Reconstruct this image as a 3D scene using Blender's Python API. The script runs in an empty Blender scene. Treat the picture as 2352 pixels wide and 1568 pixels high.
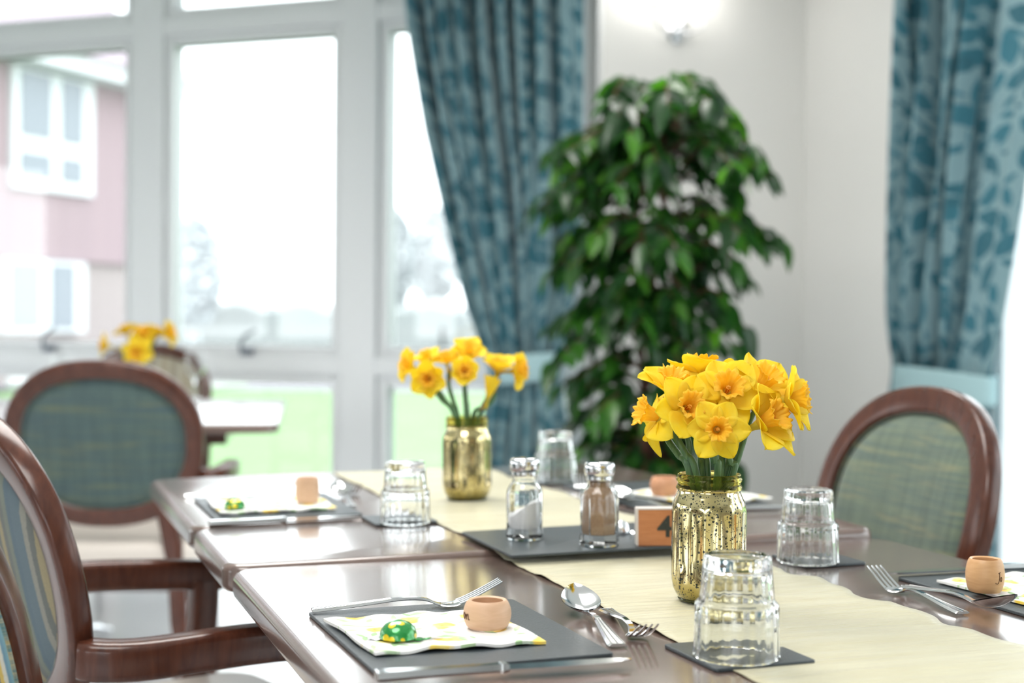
import bpy, math, random
from mathutils import Vector, Matrix
random.seed(4)
PI = math.pi
SC = bpy.context.scene
COL = SC.collection

# ------------------------------------------------------------------ camera, light, exposure
F = 3267.0; CX, CY = 1176.0, 784.0
CAMZ = 1.036; PITCH = 44/F; ROLL = 0.009
cam = bpy.data.cameras.new('camera'); co = bpy.data.objects.new('camera', cam); COL.objects.link(co)
co.matrix_world = Matrix.Translation((0, 0, CAMZ)) @ Matrix.Rotation(PI/2-PITCH, 4, 'X') @ Matrix.Rotation(ROLL, 4, 'Z')
cam.sensor_width = 36; cam.lens = F*36/2352
cam.clip_start = .05; cam.clip_end = 400
cam.dof.use_dof = True; cam.dof.focus_distance = 1.40; cam.dof.aperture_fstop = 3.6; cam.dof.aperture_blades = 9
SC.camera = co
vs = SC.view_settings
vs.view_transform = 'Standard'; vs.look = 'None'; vs.exposure = 0.68; vs.gamma = 1.0; vs.use_curve_mapping = False
w = bpy.data.worlds.new('overcast'); SC.world = w; w.use_nodes = True
bg = w.node_tree.nodes['Background']; bg.inputs[0].default_value = (.94, .975, 1, 1); bg.inputs[1].default_value = 2.9
cy = SC.cycles
cy.max_bounces = 14; cy.transparent_max_bounces = 16; cy.transmission_bounces = 12; cy.glossy_bounces = 6; cy.diffuse_bounces = 5
cy.use_denoising = True; cy.sample_clamp_indirect = 8; cy.caustics_reflective = True; cy.caustics_refractive = True; cy.blur_glossy = .3

def area(name, loc, rot, sx, sy, e, c=(1, 1, 1)):
    l = bpy.data.lights.new(name, 'AREA'); l.shape = 'RECTANGLE'; l.size = sx; l.size_y = sy; l.energy = e; l.color = c
    o = bpy.data.objects.new(name, l); COL.objects.link(o); o.location = loc; o.rotation_euler = rot; return o
area('ceiling_fill_light', (-.6, 2.6, 2.66), (0, 0, 0), 1.2, 1.2, 34, (1, .97, .93))  # unseen overhead fill lights added to brighten the room
area('ceiling_fill_light', (-.6, .2, 2.66), (0, 0, 0), 1.2, 1.2, 26, (1, .97, .93))
area('ceiling_fill_light', (.5, 4.2, 2.66), (0, 0, 0), .6, .6, 10, (1, .97, .93))

# ------------------------------------------------------------------ pixel rays -> real planes
CM = co.matrix_world.copy(); CO = CM.translation.copy()
def ray(px, py): return (CM.to_3x3() @ Vector(((px-CX)/F, -(py-CY)/F, -1))).normalized()
def hit(px, py, p0, n):
    d = ray(px, py); p0 = Vector(p0); n = Vector(n)
    return CO + d*((p0-CO).dot(n)/d.dot(n))
def at(px, py, Y): return hit(px, py, (0, Y, 0), (0, 1, 0))
def lvl(px, py, z): return hit(px, py, (0, 0, z), (0, 0, 1))

# ------------------------------------------------------------------ mesh helpers
class MB:
    def __init__(s): s.v = []; s.f = []; s.uv = {}; s.mi = []
    def add(s, vs_, fs, M=None, mi=0):
        b = len(s.v)
        s.v += [(M @ Vector(p)) if M is not None else Vector(p) for p in vs_]
        for f in fs: s.f.append(tuple(i+b for i in f)); s.mi.append(mi)
        return b
    def box(s, a, b, M=None, mi=0):
        x0, y0, z0 = a; x1, y1, z1 = b
        s.add([(x0,y0,z0),(x1,y0,z0),(x1,y1,z0),(x0,y1,z0),(x0,y0,z1),(x1,y0,z1),(x1,y1,z1),(x0,y1,z1)],
              [(0,3,2,1),(4,5,6,7),(0,1,5,4),(1,2,6,5),(2,3,7,6),(3,0,4,7)], M, mi)
    def lathe(s, prof, n=48, M=None, rf=None, mi=0, cap=True, zf=None):
        vs_ = []; fs = []
        for (r, z) in prof:
            for k in range(n):
                a = 2*PI*k/n; rr = r + (rf(a, z, r) if rf else 0)
                vs_.append((rr*math.cos(a), rr*math.sin(a), z + (zf(a, z, r) if zf else 0)))
        m = len(prof)
        for i in range(m-1):
            for k in range(n):
                k2 = (k+1) % n
                fs.append((i*n+k, i*n+k2, (i+1)*n+k2, (i+1)*n+k))
        if cap:
            fs.append(tuple(range(n))[::-1]); fs.append(tuple((m-1)*n+k for k in range(n)))
        s.add(vs_, fs, M, mi)
    def tube(s, pts, rad, n=8, M=None, mi=0, sq=None, up=None, closed=False):
        """sweep; rad float/list or (rx, ry) pairs; sq = section polygon (unit)"""
        pts = [Vector(p) for p in pts]; m = len(pts)
        if sq is None: sec = [(math.cos(2*PI*k/n), math.sin(2*PI*k/n)) for k in range(n)]
        else: sec = sq
        n = len(sec)
        vs_ = []; prev = None
        for i, p in enumerate(pts):
            if closed: t = pts[(i+1) % m]-pts[i-1]
            else: t = pts[min(i+1, m-1)]-pts[max(i-1, 0)]
            t.normalize()
            if up is not None: u = Vector(up(i) if callable(up) else up); a = u.cross(t)
            elif prev is None:
                u = Vector((0, 0, 1)) if abs(t.z) < .9 else Vector((0, 1, 0)); a = u.cross(t)
            else: a = prev - t*prev.dot(t)
            a.normalize(); b = t.cross(a); prev = a
            r = rad[i] if isinstance(rad, list) else rad
            rx, ry = r if isinstance(r, tuple) else (r, r)
            for (x, y) in sec: vs_.append(p + a*(x*rx) + b*(y*ry))
        fs = []
        for i in range(m if closed else m-1):
            j = (i+1) % m
            for k in range(n):
                k2 = (k+1) % n; fs.append((i*n+k, i*n+k2, j*n+k2, j*n+k))
        if not closed:
            fs.append(tuple(range(n))[::-1]); fs.append(tuple((m-1)*n+k for k in range(n)))
        s.add(vs_, fs, M, mi)
    def grid(s, fn, nu, nv, M=None, uvf=None, mi=0):
        b = len(s.v)
        vs_ = [fn(i/nu, j/nv) for j in range(nv+1) for i in range(nu+1)]
        fs = [(j*(nu+1)+i, j*(nu+1)+i+1, (j+1)*(nu+1)+i+1, (j+1)*(nu+1)+i) for j in range(nv) for i in range(nu)]
        s.add(vs_, fs, M, mi)
        if uvf:
            for j in range(nv+1):
                for i in range(nu+1): s.uv[b+j*(nu+1)+i] = uvf(i/nu, j/nv)
    def plate(s, poly, z0, z1, M=None, r=0, mi=0):
        """extruded outline; r = rounded edge radius (bullnose)"""
        n = len(poly); c = Vector((sum(p[0] for p in poly)/n, sum(p[1] for p in poly)/n))
        rows = []
        def off(d):
            out = []
            for i in range(n):
                a = Vector(poly[i-1]); b = Vector(poly[i]); e = Vector(poly[(i+1) % n])
                t = (e-a).normalized(); nn = Vector((t.y, -t.x)); out.append((b.x-nn.x*d, b.y-nn.y*d))
            return out
        if r > 0:
            K = 5
            for k in range(K+1):
                a = PI/2*k/K; rows.append((r*(1-math.sin(a)), z0 + r*(1-math.cos(a))))
            for k in range(K+1):
                a = PI/2*k/K; rows.append((r*(1-math.cos(a)), z1 - r*(1-math.sin(a))))
        else: rows = [(0, z0), (0, z1)]
        vs_ = []; fs = []
        for (d, z) in rows:
            vs_ += [(x, y, z) for x, y in off(d)]
        for i in range(len(rows)-1):
            for k in range(n):
                k2 = (k+1) % n; fs.append((i*n+k, i*n+k2, (i+1)*n+k2, (i+1)*n+k))
        fs.append(tuple(range(n))[::-1]); fs.append(tuple((len(rows)-1)*n+k for k in range(n)))
        s.add(vs_, fs, M, mi)
    def build(s, name, mat, parent=None, smooth=True, bevel=0, solid=0, sub=0, world=None, angle=40):
        me = bpy.data.meshes.new(name); me.from_pydata([tuple(v) for v in s.v], [], s.f)
        mats = mat if isinstance(mat, (list, tuple)) else [mat]
        for m in mats: me.materials.append(m)
        if len(mats) > 1:
            for p, k in zip(me.polygons, s.mi): p.material_index = k
        if s.uv:
            ul = me.uv_layers.new(name='UVMap')
            for l in me.loops: ul.data[l.index].uv = s.uv.get(l.vertex_index, (0, 0))
        o = bpy.data.objects.new(name, me); COL.objects.link(o)
        if parent: o.parent = parent
        if smooth:
            for p in me.polygons: p.use_smooth = True
            me.set_sharp_from_angle(angle=math.radians(angle))
        if solid:
            md = o.modifiers.new('s', 'SOLIDIFY'); md.thickness = solid; md.offset = 0
        if bevel:
            md = o.modifiers.new('b', 'BEVEL'); md.width = bevel; md.segments = 3; md.limit_method = 'ANGLE'
        if sub:
            md = o.modifiers.new('u', 'SUBSURF'); md.levels = sub; md.render_levels = sub
        if world is not None: o.matrix_world = world
        return o

def rrect(x0, y0, x1, y1, r, k=6):
    out = []
    for (cx, cy_, a0) in ((x1-r, y0+r, -PI/2), (x1-r, y1-r, 0), (x0+r, y1-r, PI/2), (x0+r, y0+r, PI)):
        for i in range(k+1):
            a = a0+PI/2*i/k; out.append((cx+r*math.cos(a), cy_+r*math.sin(a)))
    return out
SQ = rrect(-1, -1, 1, 1, .45, 3)

def tag(o, label, cat, group=None, kind=None):
    o['label'] = label; o['category'] = cat
    if group: o['group'] = group
    if kind: o['kind'] = kind
    return o
def thing(name, label, cat, M=None, group=None):
    o = bpy.data.objects.new(name, None); o.empty_display_size = .05; COL.objects.link(o)
    if M is not None: o.matrix_world = M
    return tag(o, label, cat, group)
def struct(o): o['kind'] = 'structure'; return o
def dup(root, M, label=None, group=None):
    r = root.copy(); COL.objects.link(r); r.matrix_world = M
    if label: r['label'] = label
    if group: r['group'] = group
    for ch in list(root.children):
        c = ch.copy(); COL.objects.link(c); c.parent = r; c.matrix_parent_inverse = ch.matrix_parent_inverse.copy()
        for g in list(ch.children):
            d = g.copy(); COL.objects.link(d); d.parent = c; d.matrix_parent_inverse = g.matrix_parent_inverse.copy()
    return r
def lerp_table(tab, x):
    if x <= tab[0][0]: return tab[0][1]
    for (a, b), (c, d) in zip(tab, tab[1:]):
        if x <= c: return b+(d-b)*(x-a)/(c-a)
    return tab[-1][1]
def bez(p, n):
    """Catmull-Rom through points"""
    p = [Vector(q) for q in p]; out = []
    m = len(p)-1
    for i in range(n+1):
        t = i/n*m; k = min(int(t), m-1); u = t-k
        a = p[max(k-1, 0)]; b = p[k]; c = p[k+1]; d = p[min(k+2, m)]
        out.append(.5*((2*b)+(c-a)*u+(2*a-5*b+4*c-d)*u*u+(-a+3*b-3*c+d)*u**3))
    return out

# ------------------------------------------------------------------ materials
def mat(name, col=(.8, .8, .8), rough=.5, metal=0, **kw):
    m = bpy.data.materials.new(name); m.use_nodes = True
    b = m.node_tree.nodes['Principled BSDF']
    b.inputs['Base Color'].default_value = (*col, 1); b.inputs['Roughness'].default_value = rough; b.inputs['Metallic'].default_value = metal
    for k, v in kw.items():
        k = k.replace('_', ' ')
        b.inputs[k].default_value = v
    return m
def N(m, t, **kw):
    n = m.node_tree.nodes.new(t)
    for k, v in kw.items(): setattr(n, k, v)
    return n
def L(m, a, b): m.node_tree.links.new(a, b)
def BS(m): return m.node_tree.nodes['Principled BSDF']
def coords(m, kind='Object', scale=(1, 1, 1), rot=(0, 0, 0)):
    tc = N(m, 'ShaderNodeTexCoord'); mp = N(m, 'ShaderNodeMapping')
    mp.inputs['Scale'].default_value = scale; mp.inputs['Rotation'].default_value = rot
    L(m, tc.outputs[kind], mp.inputs['Vector']); return mp.outputs[0]
def noise(m, vec, scale=5, detail=3, rough=.5, dist=0):
    n = N(m, 'ShaderNodeTexNoise'); n.inputs['Scale'].default_value = scale; n.inputs['Detail'].default_value = detail
    n.inputs['Roughness'].default_value = rough; n.inputs['Distortion'].default_value = dist
    if vec is not None: L(m, vec, n.inputs['Vector'])
    return n.outputs['Fac']
def ramp(m, fac, stops, interp='LINEAR'):
    r = N(m, 'ShaderNodeValToRGB'); r.color_ramp.interpolation = interp
    e = r.color_ramp.elements
    e[0].position, e[0].color = stops[0][0], (*stops[0][1], 1)
    e[1].position, e[1].color = stops[-1][0], (*stops[-1][1], 1)
    for p, c in stops[1:-1]:
        k = e.new(p); k.color = (*c, 1)
    L(m, fac, r.inputs[0]); return r.outputs[0]
def mth(m, op, a, b=None, clamp=False):
    n = N(m, 'ShaderNodeMath', operation=op, use_clamp=clamp)
    for i, v in enumerate((a, b)):
        if v is None: continue
        if isinstance(v, (int, float)): n.inputs[i].default_value = v
        else: L(m, v, n.inputs[i])
    return n.outputs[0]
def mix(m, fac, a, b, blend='MIX'):
    n = N(m, 'ShaderNodeMix', data_type='RGBA', blend_type=blend)
    if isinstance(fac, (int, float)): n.inputs[0].default_value = fac
    else: L(m, fac, n.inputs[0])
    for i, v in ((6, a), (7, b)):
        if isinstance(v, tuple): n.inputs[i].default_value = (*v, 1)
        else: L(m, v, n.inputs[i])
    return n.outputs[2]
def bump(m, h, strength=.2, dist=.002):
    b = N(m, 'ShaderNodeBump'); b.inputs['Strength'].default_value = strength; b.inputs['Distance'].default_value = dist
    L(m, h, b.inputs['Height']); L(m, b.outputs[0], BS(m).inputs['Normal'])
def leafmask(m, vec, scale, l=.48, wd=.2, rnd=.85, off=(0, 0, 0), rotbase=0.0, rotrange=6.28, thr=None):
    mp = N(m, 'ShaderNodeMapping'); mp.inputs['Scale'].default_value = (scale, scale, scale); mp.inputs['Location'].default_value = off
    L(m, vec, mp.inputs[0])
    v = N(m, 'ShaderNodeTexVoronoi', voronoi_dimensions='2D'); v.inputs['Scale'].default_value = 1; v.inputs['Randomness'].default_value = rnd
    L(m, mp.outputs[0], v.inputs['Vector'])
    sub = N(m, 'ShaderNodeVectorMath', operation='SUBTRACT'); L(m, mp.outputs[0], sub.inputs[0]); L(m, v.outputs['Position'], sub.inputs[1])
    sep = N(m, 'ShaderNodeSeparateColor'); L(m, v.outputs['Color'], sep.inputs[0])
    ang = mth(m, 'ADD', mth(m, 'MULTIPLY', sep.outputs[0], rotrange), rotbase)
    ro = N(m, 'ShaderNodeVectorRotate', rotation_type='Z_AXIS'); L(m, sub.outputs[0], ro.inputs['Vector']); L(m, ang, ro.inputs['Angle'])
    s2 = N(m, 'ShaderNodeSeparateXYZ'); L(m, ro.outputs[0], s2.inputs[0])
    size = mth(m, 'ADD', mth(m, 'MULTIPLY', sep.outputs[1], .5), .6)
    x = mth(m, 'DIVIDE', mth(m, 'DIVIDE', s2.outputs[0], l), size); y = mth(m, 'DIVIDE', mth(m, 'ABSOLUTE', s2.outputs[1]), size)
    lim = mth(m, 'MULTIPLY', mth(m, 'SUBTRACT', 1, mth(m, 'MULTIPLY', x, x)), wd)
    d = mth(m, 'SUBTRACT', lim, y)
    k = mth(m, 'MULTIPLY', d, 30, clamp=True)
    if thr is not None: k = mth(m, 'MULTIPLY', k, mth(m, 'LESS_THAN', sep.outputs[2], thr))
    return k, sep.outputs[2]

def wood(name, c0, c1, rough, scale=(1, 1, 1), coat=0, nscale=14, kind='Object', rot=(0, 0, 0)):
    m = mat(name, c0, rough)
    v = coords(m, kind, scale, rot)
    f = noise(m, v, nscale, 6, .6, .6)
    c = ramp(m, f, [(.3, c0), (.7, c1)])
    L(m, c, BS(m).inputs['Base Color'])
    f2 = noise(m, v, nscale*5, 3, .6)
    bump(m, f2, .05, .001)
    BS(m).inputs['Coat Weight'].default_value = coat; BS(m).inputs['Coat Roughness'].default_value = .12
    return m
M_FRAME = wood('dark walnut chair wood', (.052, .015, .008), (.100, .032, .017), .22, (6, 6, 1.2), 0)
M_TOP = wood('walnut laminate table top', (.115, .076, .064), (.19, .13, .11), .27, (1.5, 22, 10), 1.0, 5)
M_TOP.node_tree.nodes['Principled BSDF'].inputs['Coat Roughness'].default_value = .15
M_EDGE = wood('table edge', (.075, .040, .032), (.11, .06, .048), .25, (2, 20, 10), .5)
M_WALL = mat('warm white wall paint', (.74, .735, .71), .7)
M_CEIL = mat('ceiling paint', (.86, .86, .85), .8)
M_PVC = mat('white window frame', (.73, .75, .765), .35)
M_FLOOR = wood('pale vinyl floor', (.70, .71, .73), (.76, .76, .77), .28, (1, 1, 1), .3, 4)
M_CHROME = mat('chrome', (.82, .83, .85), .12, 1)
M_STEEL = mat('polished cutlery steel', (.72, .73, .74), .13, 1)
M_BLACK = mat('dark metal', (.03, .03, .035), .35, .6)

def leather():
    m = mat('dark slate leatherette', (.043, .055, .063), .38)
    v = coords(m)
    f = noise(m, v, 480, 3, .6); bump(m, f, .55, .0012)
    return m
M_MAT = leather()

def glass(name, col=(1, 1, 1), rough=0.0, ior=1.47):
    m = bpy.data.materials.new(name); m.use_nodes = True; nt = m.node_tree
    nt.nodes.remove(nt.nodes['Principled BSDF'])
    g = nt.nodes.new('ShaderNodeBsdfGlass'); g.inputs['Color'].default_value = (*col, 1); g.inputs['Roughness'].default_value = rough; g.inputs['IOR'].default_value = ior
    nt.links.new(g.outputs[0], nt.nodes['Material Output'].inputs[0]); return m
M_GLASS = glass('clear tumbler glass', (.985, .99, .99))

def pane_mat():
    m = bpy.data.materials.new('window pane'); m.use_nodes = True; nt = m.node_tree
    nt.nodes.remove(nt.nodes['Principled BSDF'])
    t = nt.nodes.new('ShaderNodeBsdfTransparent'); t.inputs[0].default_value = (.96, .98, .98, 1)
    g = nt.nodes.new('ShaderNodeBsdfGlossy'); g.inputs['Roughness'].default_value = .02
    x = nt.nodes.new('ShaderNodeMixShader'); x.inputs[0].default_value = .05
    nt.links.new(t.outputs[0], x.inputs[1]); nt.links.new(g.outputs[0], x.inputs[2]); nt.links.new(x.outputs[0], nt.nodes['Material Output'].inputs[0])
    return m
M_PANE = pane_mat()

def plaid(name, base, c2, c3, s=1.0):
    m = mat(name, base, .85)
    BS(m).inputs['Sheen Weight'].default_value = .2
    a = noise(m, coords(m, 'Object', (4*s, 4*s, 130*s)), 1.0, 3, .7)
    b = noise(m, coords(m, 'Object', (95*s, 4*s, 5*s)), 1.0, 3, .7)
    big = noise(m, coords(m, 'Object', (5, 5, 60)), 1.0, 3, .7)
    c = mix(m, ramp(m, a, [(.4, (0, 0, 0)), (.62, (1, 1, 1))]), base, c2)
    c = mix(m, mth(m, 'MULTIPLY', ramp(m, b, [(.45, (0, 0, 0)), (.7, (1, 1, 1))]), .5), c, tuple(x*.45 for x in base))
    c = mix(m, mth(m, 'MULTIPLY', ramp(m, big, [(.52, (0, 0, 0)), (.66, (1, 1, 1))]), .6), c, c3)
    L(m, c, BS(m).inputs['Base Color'])
    w_ = noise(m, coords(m, 'Object', (600, 600, 600)), 1, 1); bump(m, w_, .4, .001)
    return m
M_PLAID = plaid('teal plaid weave', (.055, .095, .105), (.08, .125, .105), (.125, .145, .085))
M_PLAIDG = plaid('green plaid weave', (.085, .125, .105), (.14, .18, .12), (.22, .22, .12))
def stripes(name, cols, s):
    m = mat(name, cols[0], .9)
    v = coords(m, 'Object', (s, 1, 1)); sp = N(m, 'ShaderNodeSeparateXYZ'); L(m, v, sp.inputs[0])
    n = noise(m, coords(m, 'Object', (900, 900, 350)), 1, 2, .7)
    fr = mth(m, 'FRACT', mth(m, 'ADD', sp.outputs[0], mth(m, 'MULTIPLY', mth(m, 'SUBTRACT', n, .5), .06)))
    k = len(cols); st = []
    for i, c in enumerate(cols): st.append((i/k, c))
    c = ramp(m, fr, st, 'CONSTANT')
    c = mix(m, mth(m, 'MULTIPLY', n, .5), c, (.04, .06, .08))
    L(m, c, BS(m).inputs['Base Color']); bump(m, n, .6, .0015)
    return m
M_STRIPE = stripes('blue yellow stripe weave', [(.135, .18, .20), (.135, .18, .20), (.30, .29, .24), (.16, .165, .145), (.36, .30, .17), (.17, .175, .155), (.21, .23, .18), (.12, .165, .19)], 14)
M_STRIPEB = stripes('bright blue yellow stripe weave', [(.12, .25, .33), (.62, .60, .50), (.60, .42, .07), (.05, .08, .16), (.16, .33, .38), (.55, .53, .44), (.55, .40, .09), (.16, .33, .38)], 12)
M_STRIPEC = stripes('cream stripe weave', [(.55, .50, .38), (.45, .38, .26), (.60, .56, .45), (.38, .33, .24)], 12)
M_CREAM = mat('cream seat vinyl', (.60, .55, .50), .45)

# ================================================================== ROOM
WD = Vector((.94, -.34, 0)).normalized(); WN = Vector((-WD.y, WD.x, 0))      # bay window wall: direction, outward normal
WP = Vector((0, 5.64, 0))
RU = Vector((math.cos(math.radians(19.5)), math.sin(math.radians(19.5)), 0))   # room / table width direction
RV = Vector((-RU.y, RU.x, 0))
def basis(o, x, y, z=Vector((0, 0, 1))):
    return Matrix(((x.x, y.x, z.x, o[0]), (x.y, y.y, z.y, o[1]), (x.z, y.z, z.z, o[2]), (0, 0, 0, 1)))
MW = basis(WP, WD, WN)                     # window wall frame: x along, y outward, z up
def onwin(px, py, off=0):
    p = hit(px, py, WP + WN*off, WN); q = MW.inverted() @ p; return q.x, q.z
sL, _ = onwin(-1200, 500)
C1 = onwin(1342, 500)[0]                   # s of corner with the sconce wall
CORN1 = MW @ Vector((C1, 0, 0))
MS = basis(CORN1, RU, RV)                  # sconce wall frame
_p = hit(1846, 500, CORN1, RV); C2 = (MS.inverted() @ _p).x
CORN2 = MS @ Vector((C2, 0, 0))
MR = basis(CORN2, -RV, RU)                 # right wall: x toward the camera, y outward
def onright(px, py, off=0):
    p = hit(px, py, CORN2 + RU*off, RU); q = MR.inverted() @ p; return q.x, q.z
H = 2.7
def room_slab(name, M, s0, s1, z0, z1, th=.2, m=M_WALL):
    b = MB(); b.box((s0, 0, z0), (s1, th, z1)); return struct(b.build(name, m, world=M, smooth=False))
b = MB(); b.box((-7.5, -6.5, -.12), (4.5, 7.5, 0)); 
# room outline polygon floor
pL = MW @ Vector((sL, 0, 0)); pR = MR @ Vector((10.5, 0, 0))
pBL = Vector((pL.x-.6, -5.2, 0)); 
outline = [Vector((pL.x, pL.y)), Vector((pBL.x, pBL.y)), Vector((pR.x, pR.y)), Vector((CORN2.x, CORN2.y)), Vector((CORN1.x, CORN1.y))]
b = MB(); b.plate([tuple(p) for p in outline], -.12, 0); struct(b.build('floor', M_FLOOR, smooth=False))
b = MB(); b.plate([tuple(p) for p in outline], H, H+.12); struct(b.build('ceiling', M_CEIL, smooth=False))
room_slab('wall_sconce', MS, 0, C2, 0, H)
# --- bay window wall
s1a, zt1 = onwin(395, 105); s1b, zt2 = onwin(763, 77); _, zb1 = onwin(400, 788); _, zb2 = onwin(757, 795)
ZT = (zt1+zt2)/2; ZB = (zb1+zb2)/2
_, ZF = onwin(395, 18); _, ZL = onwin(640, 882)
s0b = onwin(283, 400)[0]; s2a = onwin(889, 400)[0]
print('WIN', s0b, s1a, s1b, s2a, 'ZT', ZT, 'ZB', ZB, 'ZF', ZF, 'ZL', ZL, 'C1', C1, 'C2', C2)
PW = s1b-s1a; MUL = s1a-s0b
panes = [(s0b-PW-MUL-PW, s0b-PW-MUL), (s0b-PW, s0b), (s1a, s1b), (s2a, s2a+PW)]
wend = s2a+PW+.08
room_slab('wall_bay_right', MW, wend, C1+.05, 0, H)
room_slab('wall_bay_left', MW, sL, panes[0][0]-.08, 0, H)
room_slab('wall_bay_top', MW, panes[0][0]-.08, wend, 2.66, H)
ZF2 = 2.60; Z0 = .10
def frame_rect(b, s0, s1, z0, z1, w_, y0, y1):
    b.box((s0-w_, y0, z0-w_), (s0, y1, z1+w_)); b.box((s1, y0, z0-w_), (s1+w_, y1, z1+w_))
    b.box((s0, y0, z0-w_), (s1, y1, z0)); b.box((s0, y0, z1), (s1, y1, z1+w_))
# posts and transoms of the whole glazed screen
b = MB()
edges = [panes[0][0]-.08]+[(panes[i][1]+panes[i+1][0])/2 for i in range(3)]+[wend]
for i, e in enumerate(edges):
    hw = MUL/2-.043 if 0 < i < 4 else .045; b.box((e-hw, .0, 0), (e+hw, .12, 2.66))
for (za, zb_) in ((0, .05), ((ZL+.043), (ZB-.043)), ((ZT+.043), (ZF-.043)), (2.62, 2.66)):
    b.box((edges[0], .005, za), (edges[-1], .115, zb_))
struct(b.build('trim_1', M_PVC, world=MW, bevel=.006))
for n_, (a, c) in enumerate(panes):
    b = MB()
    for (za, zb_) in ((Z0, ZL), (ZB, ZT), (ZF, ZF2)):
        wv = .045
        frame_rect(b, a, c, za, zb_, wv, .02, .09)
        frame_rect(b, a+.0, c-.0, za, zb_, .018, .012, .10)
    wo = struct(b.build('window_%d' % (n_+1), M_PVC, world=MW, bevel=.007))
    g = MB()
    for (za, zb_) in ((Z0, ZL), (ZB, ZT), (ZF, ZF2)): g.box((a, .05, za), (c, .056, zb_))
    g.build('glass_pane', M_PANE, wo, smooth=False)
    if n_ in (1, 2):
        hx = onwin(*((567, 795) if n_ == 2 else (112, 790)))[0]
        h = MB(); z = ZB-.028
        h.box((hx-.028, -.012, z-.016), (hx+.028, .012, z+.012))
        h.tube(bez([(hx-.012, -.018, z), (hx-.012, -.03, z+.03), (hx+.012, -.035, z+.065), (hx+.06, -.03, z+.092)], 10), [(.010-.0004*i, .007) for i in range(11)], 8)
        h.build('window_handle', mat('grey handle', (.17, .19, .22), .3, .6), wo, bevel=.003)
# sill board
b = MB(); b.box((edges[0], -.03, 0), (edges[-1], .0, .06)); struct(b.build('baseboard_bay', M_PVC, world=MW, bevel=.004))

# --- right wall with a tall glazed window
r0 = onright(2262, 700)[0]; r1 = r0+1.9
_, zs0 = onright(2340, 1100)
room_slab('wall_right_far', MR, -.2, r0, 0, H)
b = MB(); b.box((r0, 0, 2.45), (r1, .2, H)); struct(b.build('wall_right_top', M_WALL, world=MR, smooth=False))
b = MB(); b.box((r1, 0, 0), (r1+.5, .2, H)); struct(b.build('wall_right_mid', M_WALL, world=MR, smooth=False))
b = MB()
w0, w1 = r0+.0, r1
for (a, c) in ((w0, (w0+w1)/2), ((w0+w1)/2, w1)): frame_rect(b, a+.055, c-.055, .12, 2.38, .055, .03, .12)
wr = struct(b.build('window_5', M_PVC, world=MR, bevel=.006))
g = MB(); g.box((w0+.05, .07, .1), (w1-.05, .076, 2.4)); g.build('glass_pane', M_PANE, wr, smooth=False)
# second window further along the same wall (mirrored in the gold jars)
ra, rb = r1+.5, r1+3.6
b = MB(); b.box((ra, 0, 0), (rb, .2, .5)); b.box((ra, 0, 2.35), (rb, .2, H)); b.box((rb, 0, 0), (10.5, .2, H)); struct(b.build('wall_right_near', M_WALL, world=MR, smooth=False))
b = MB(); q = (rb-ra)/3
for k in range(3): frame_rect(b, ra+k*q+.08, ra+(k+1)*q-.08, .58, 2.27, .08, .03, .12)
wr = struct(b.build('window_6', M_PVC, world=MR, bevel=.006))
g = MB(); g.box((ra+.05, .07, .55), (rb-.05, .076, 2.3)); g.build('glass_pane', M_PANE, wr, smooth=False)
# back wall (behind the camera) and left wall, each with windows
def winwall(name, wn, p0, p1, holes, z0=.8, z1=2.2):
    d = (p1-p0); Lh = d.length; d.normalize(); nrm = Vector((d.y, -d.x, 0))
    M = basis(p0, d, nrm); b = MB(); x = 0
    for (a, c) in holes:
        b.box((x, 0, 0), (a, .2, H)); b.box((a, 0, 0), (c, .2, z0)); b.box((a, 0, z1), (c, .2, H)); x = c
    b.box((x, 0, 0), (Lh, .2, H)); struct(b.build(name, M_WALL, world=M, smooth=False))
    f = MB()
    for (a, c) in holes:
        m_ = (a+c)/2; frame_rect(f, a+.07, m_-.04, z0+.07, z1-.07, .07, .05, .12); frame_rect(f, m_+.04, c-.07, z0+.07, z1-.07, .07, .05, .12)
    struct(f.build(wn, M_PVC, world=M))
winwall('wall_back', 'window_7', Vector((pBL.x, pBL.y, 0)), Vector((pR.x, pR.y, 0)), [(1.0, 3.2), (4.0, 6.2)])
winwall('wall_left', 'window_8', Vector((pL.x, pL.y, 0)), Vector((pBL.x, pBL.y, 0)), [(1.2, 3.6), (4.6, 7.0), (7.6, 9.2)])

# skirting on the sconce wall and right wall
b = MB(); b.box((0, -.018, 0), (C2, 0, .12)); struct(b.build('baseboard_sconce', M_PVC, world=MS))
b = MB(); b.box((0, -.018, 0), (r0, 0, .12)); struct(b.build('baseboard_right', M_PVC, world=MR))

# ================================================================== OUTSIDE
GZ = -.10
def lawn_mat():
    m = mat('lawn grass', (.13, .21, .08), .9)
    f = noise(m, coords(m, 'Object', (1, 1, 1)), 1.2, 5, .6); L(m, ramp(m, f, [(.3, (.155, .275, .105)), (.7, (.185, .31, .135))]), BS(m).inputs['Base Color']); return m
b = MB(); b.grid(lambda u, v: (-60+120*u, -40+200*v, GZ + .05*math.sin(u*40)*math.sin(v*30)*(1 if v > .4 else 0)-.01), 40, 60)
o = b.build('ground', mat('haze-paled field', (.27, .30, .29), .9)); struct(o)  # distance haze painted into the pale field colour
b = MB(); b.plate([(-7, 6.6), (8, 6.2), (30, 6), (30, -20), (36, -20), (36, 21), (4, 21.5), (-7.3, 21.5)], GZ+.0, GZ+.07)
lw = b.build('lawn', lawn_mat(), smooth=False); lw['kind'] = 'structure'
b = MB(); b.plate([(-20, 21.5), (36, 21.5), (36, 26), (-20, 26)], GZ+.04, GZ+.09)
o = b.build('path', mat('pale paving', (.27, .26, .29), .9), smooth=False); o['kind'] = 'structure'

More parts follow.
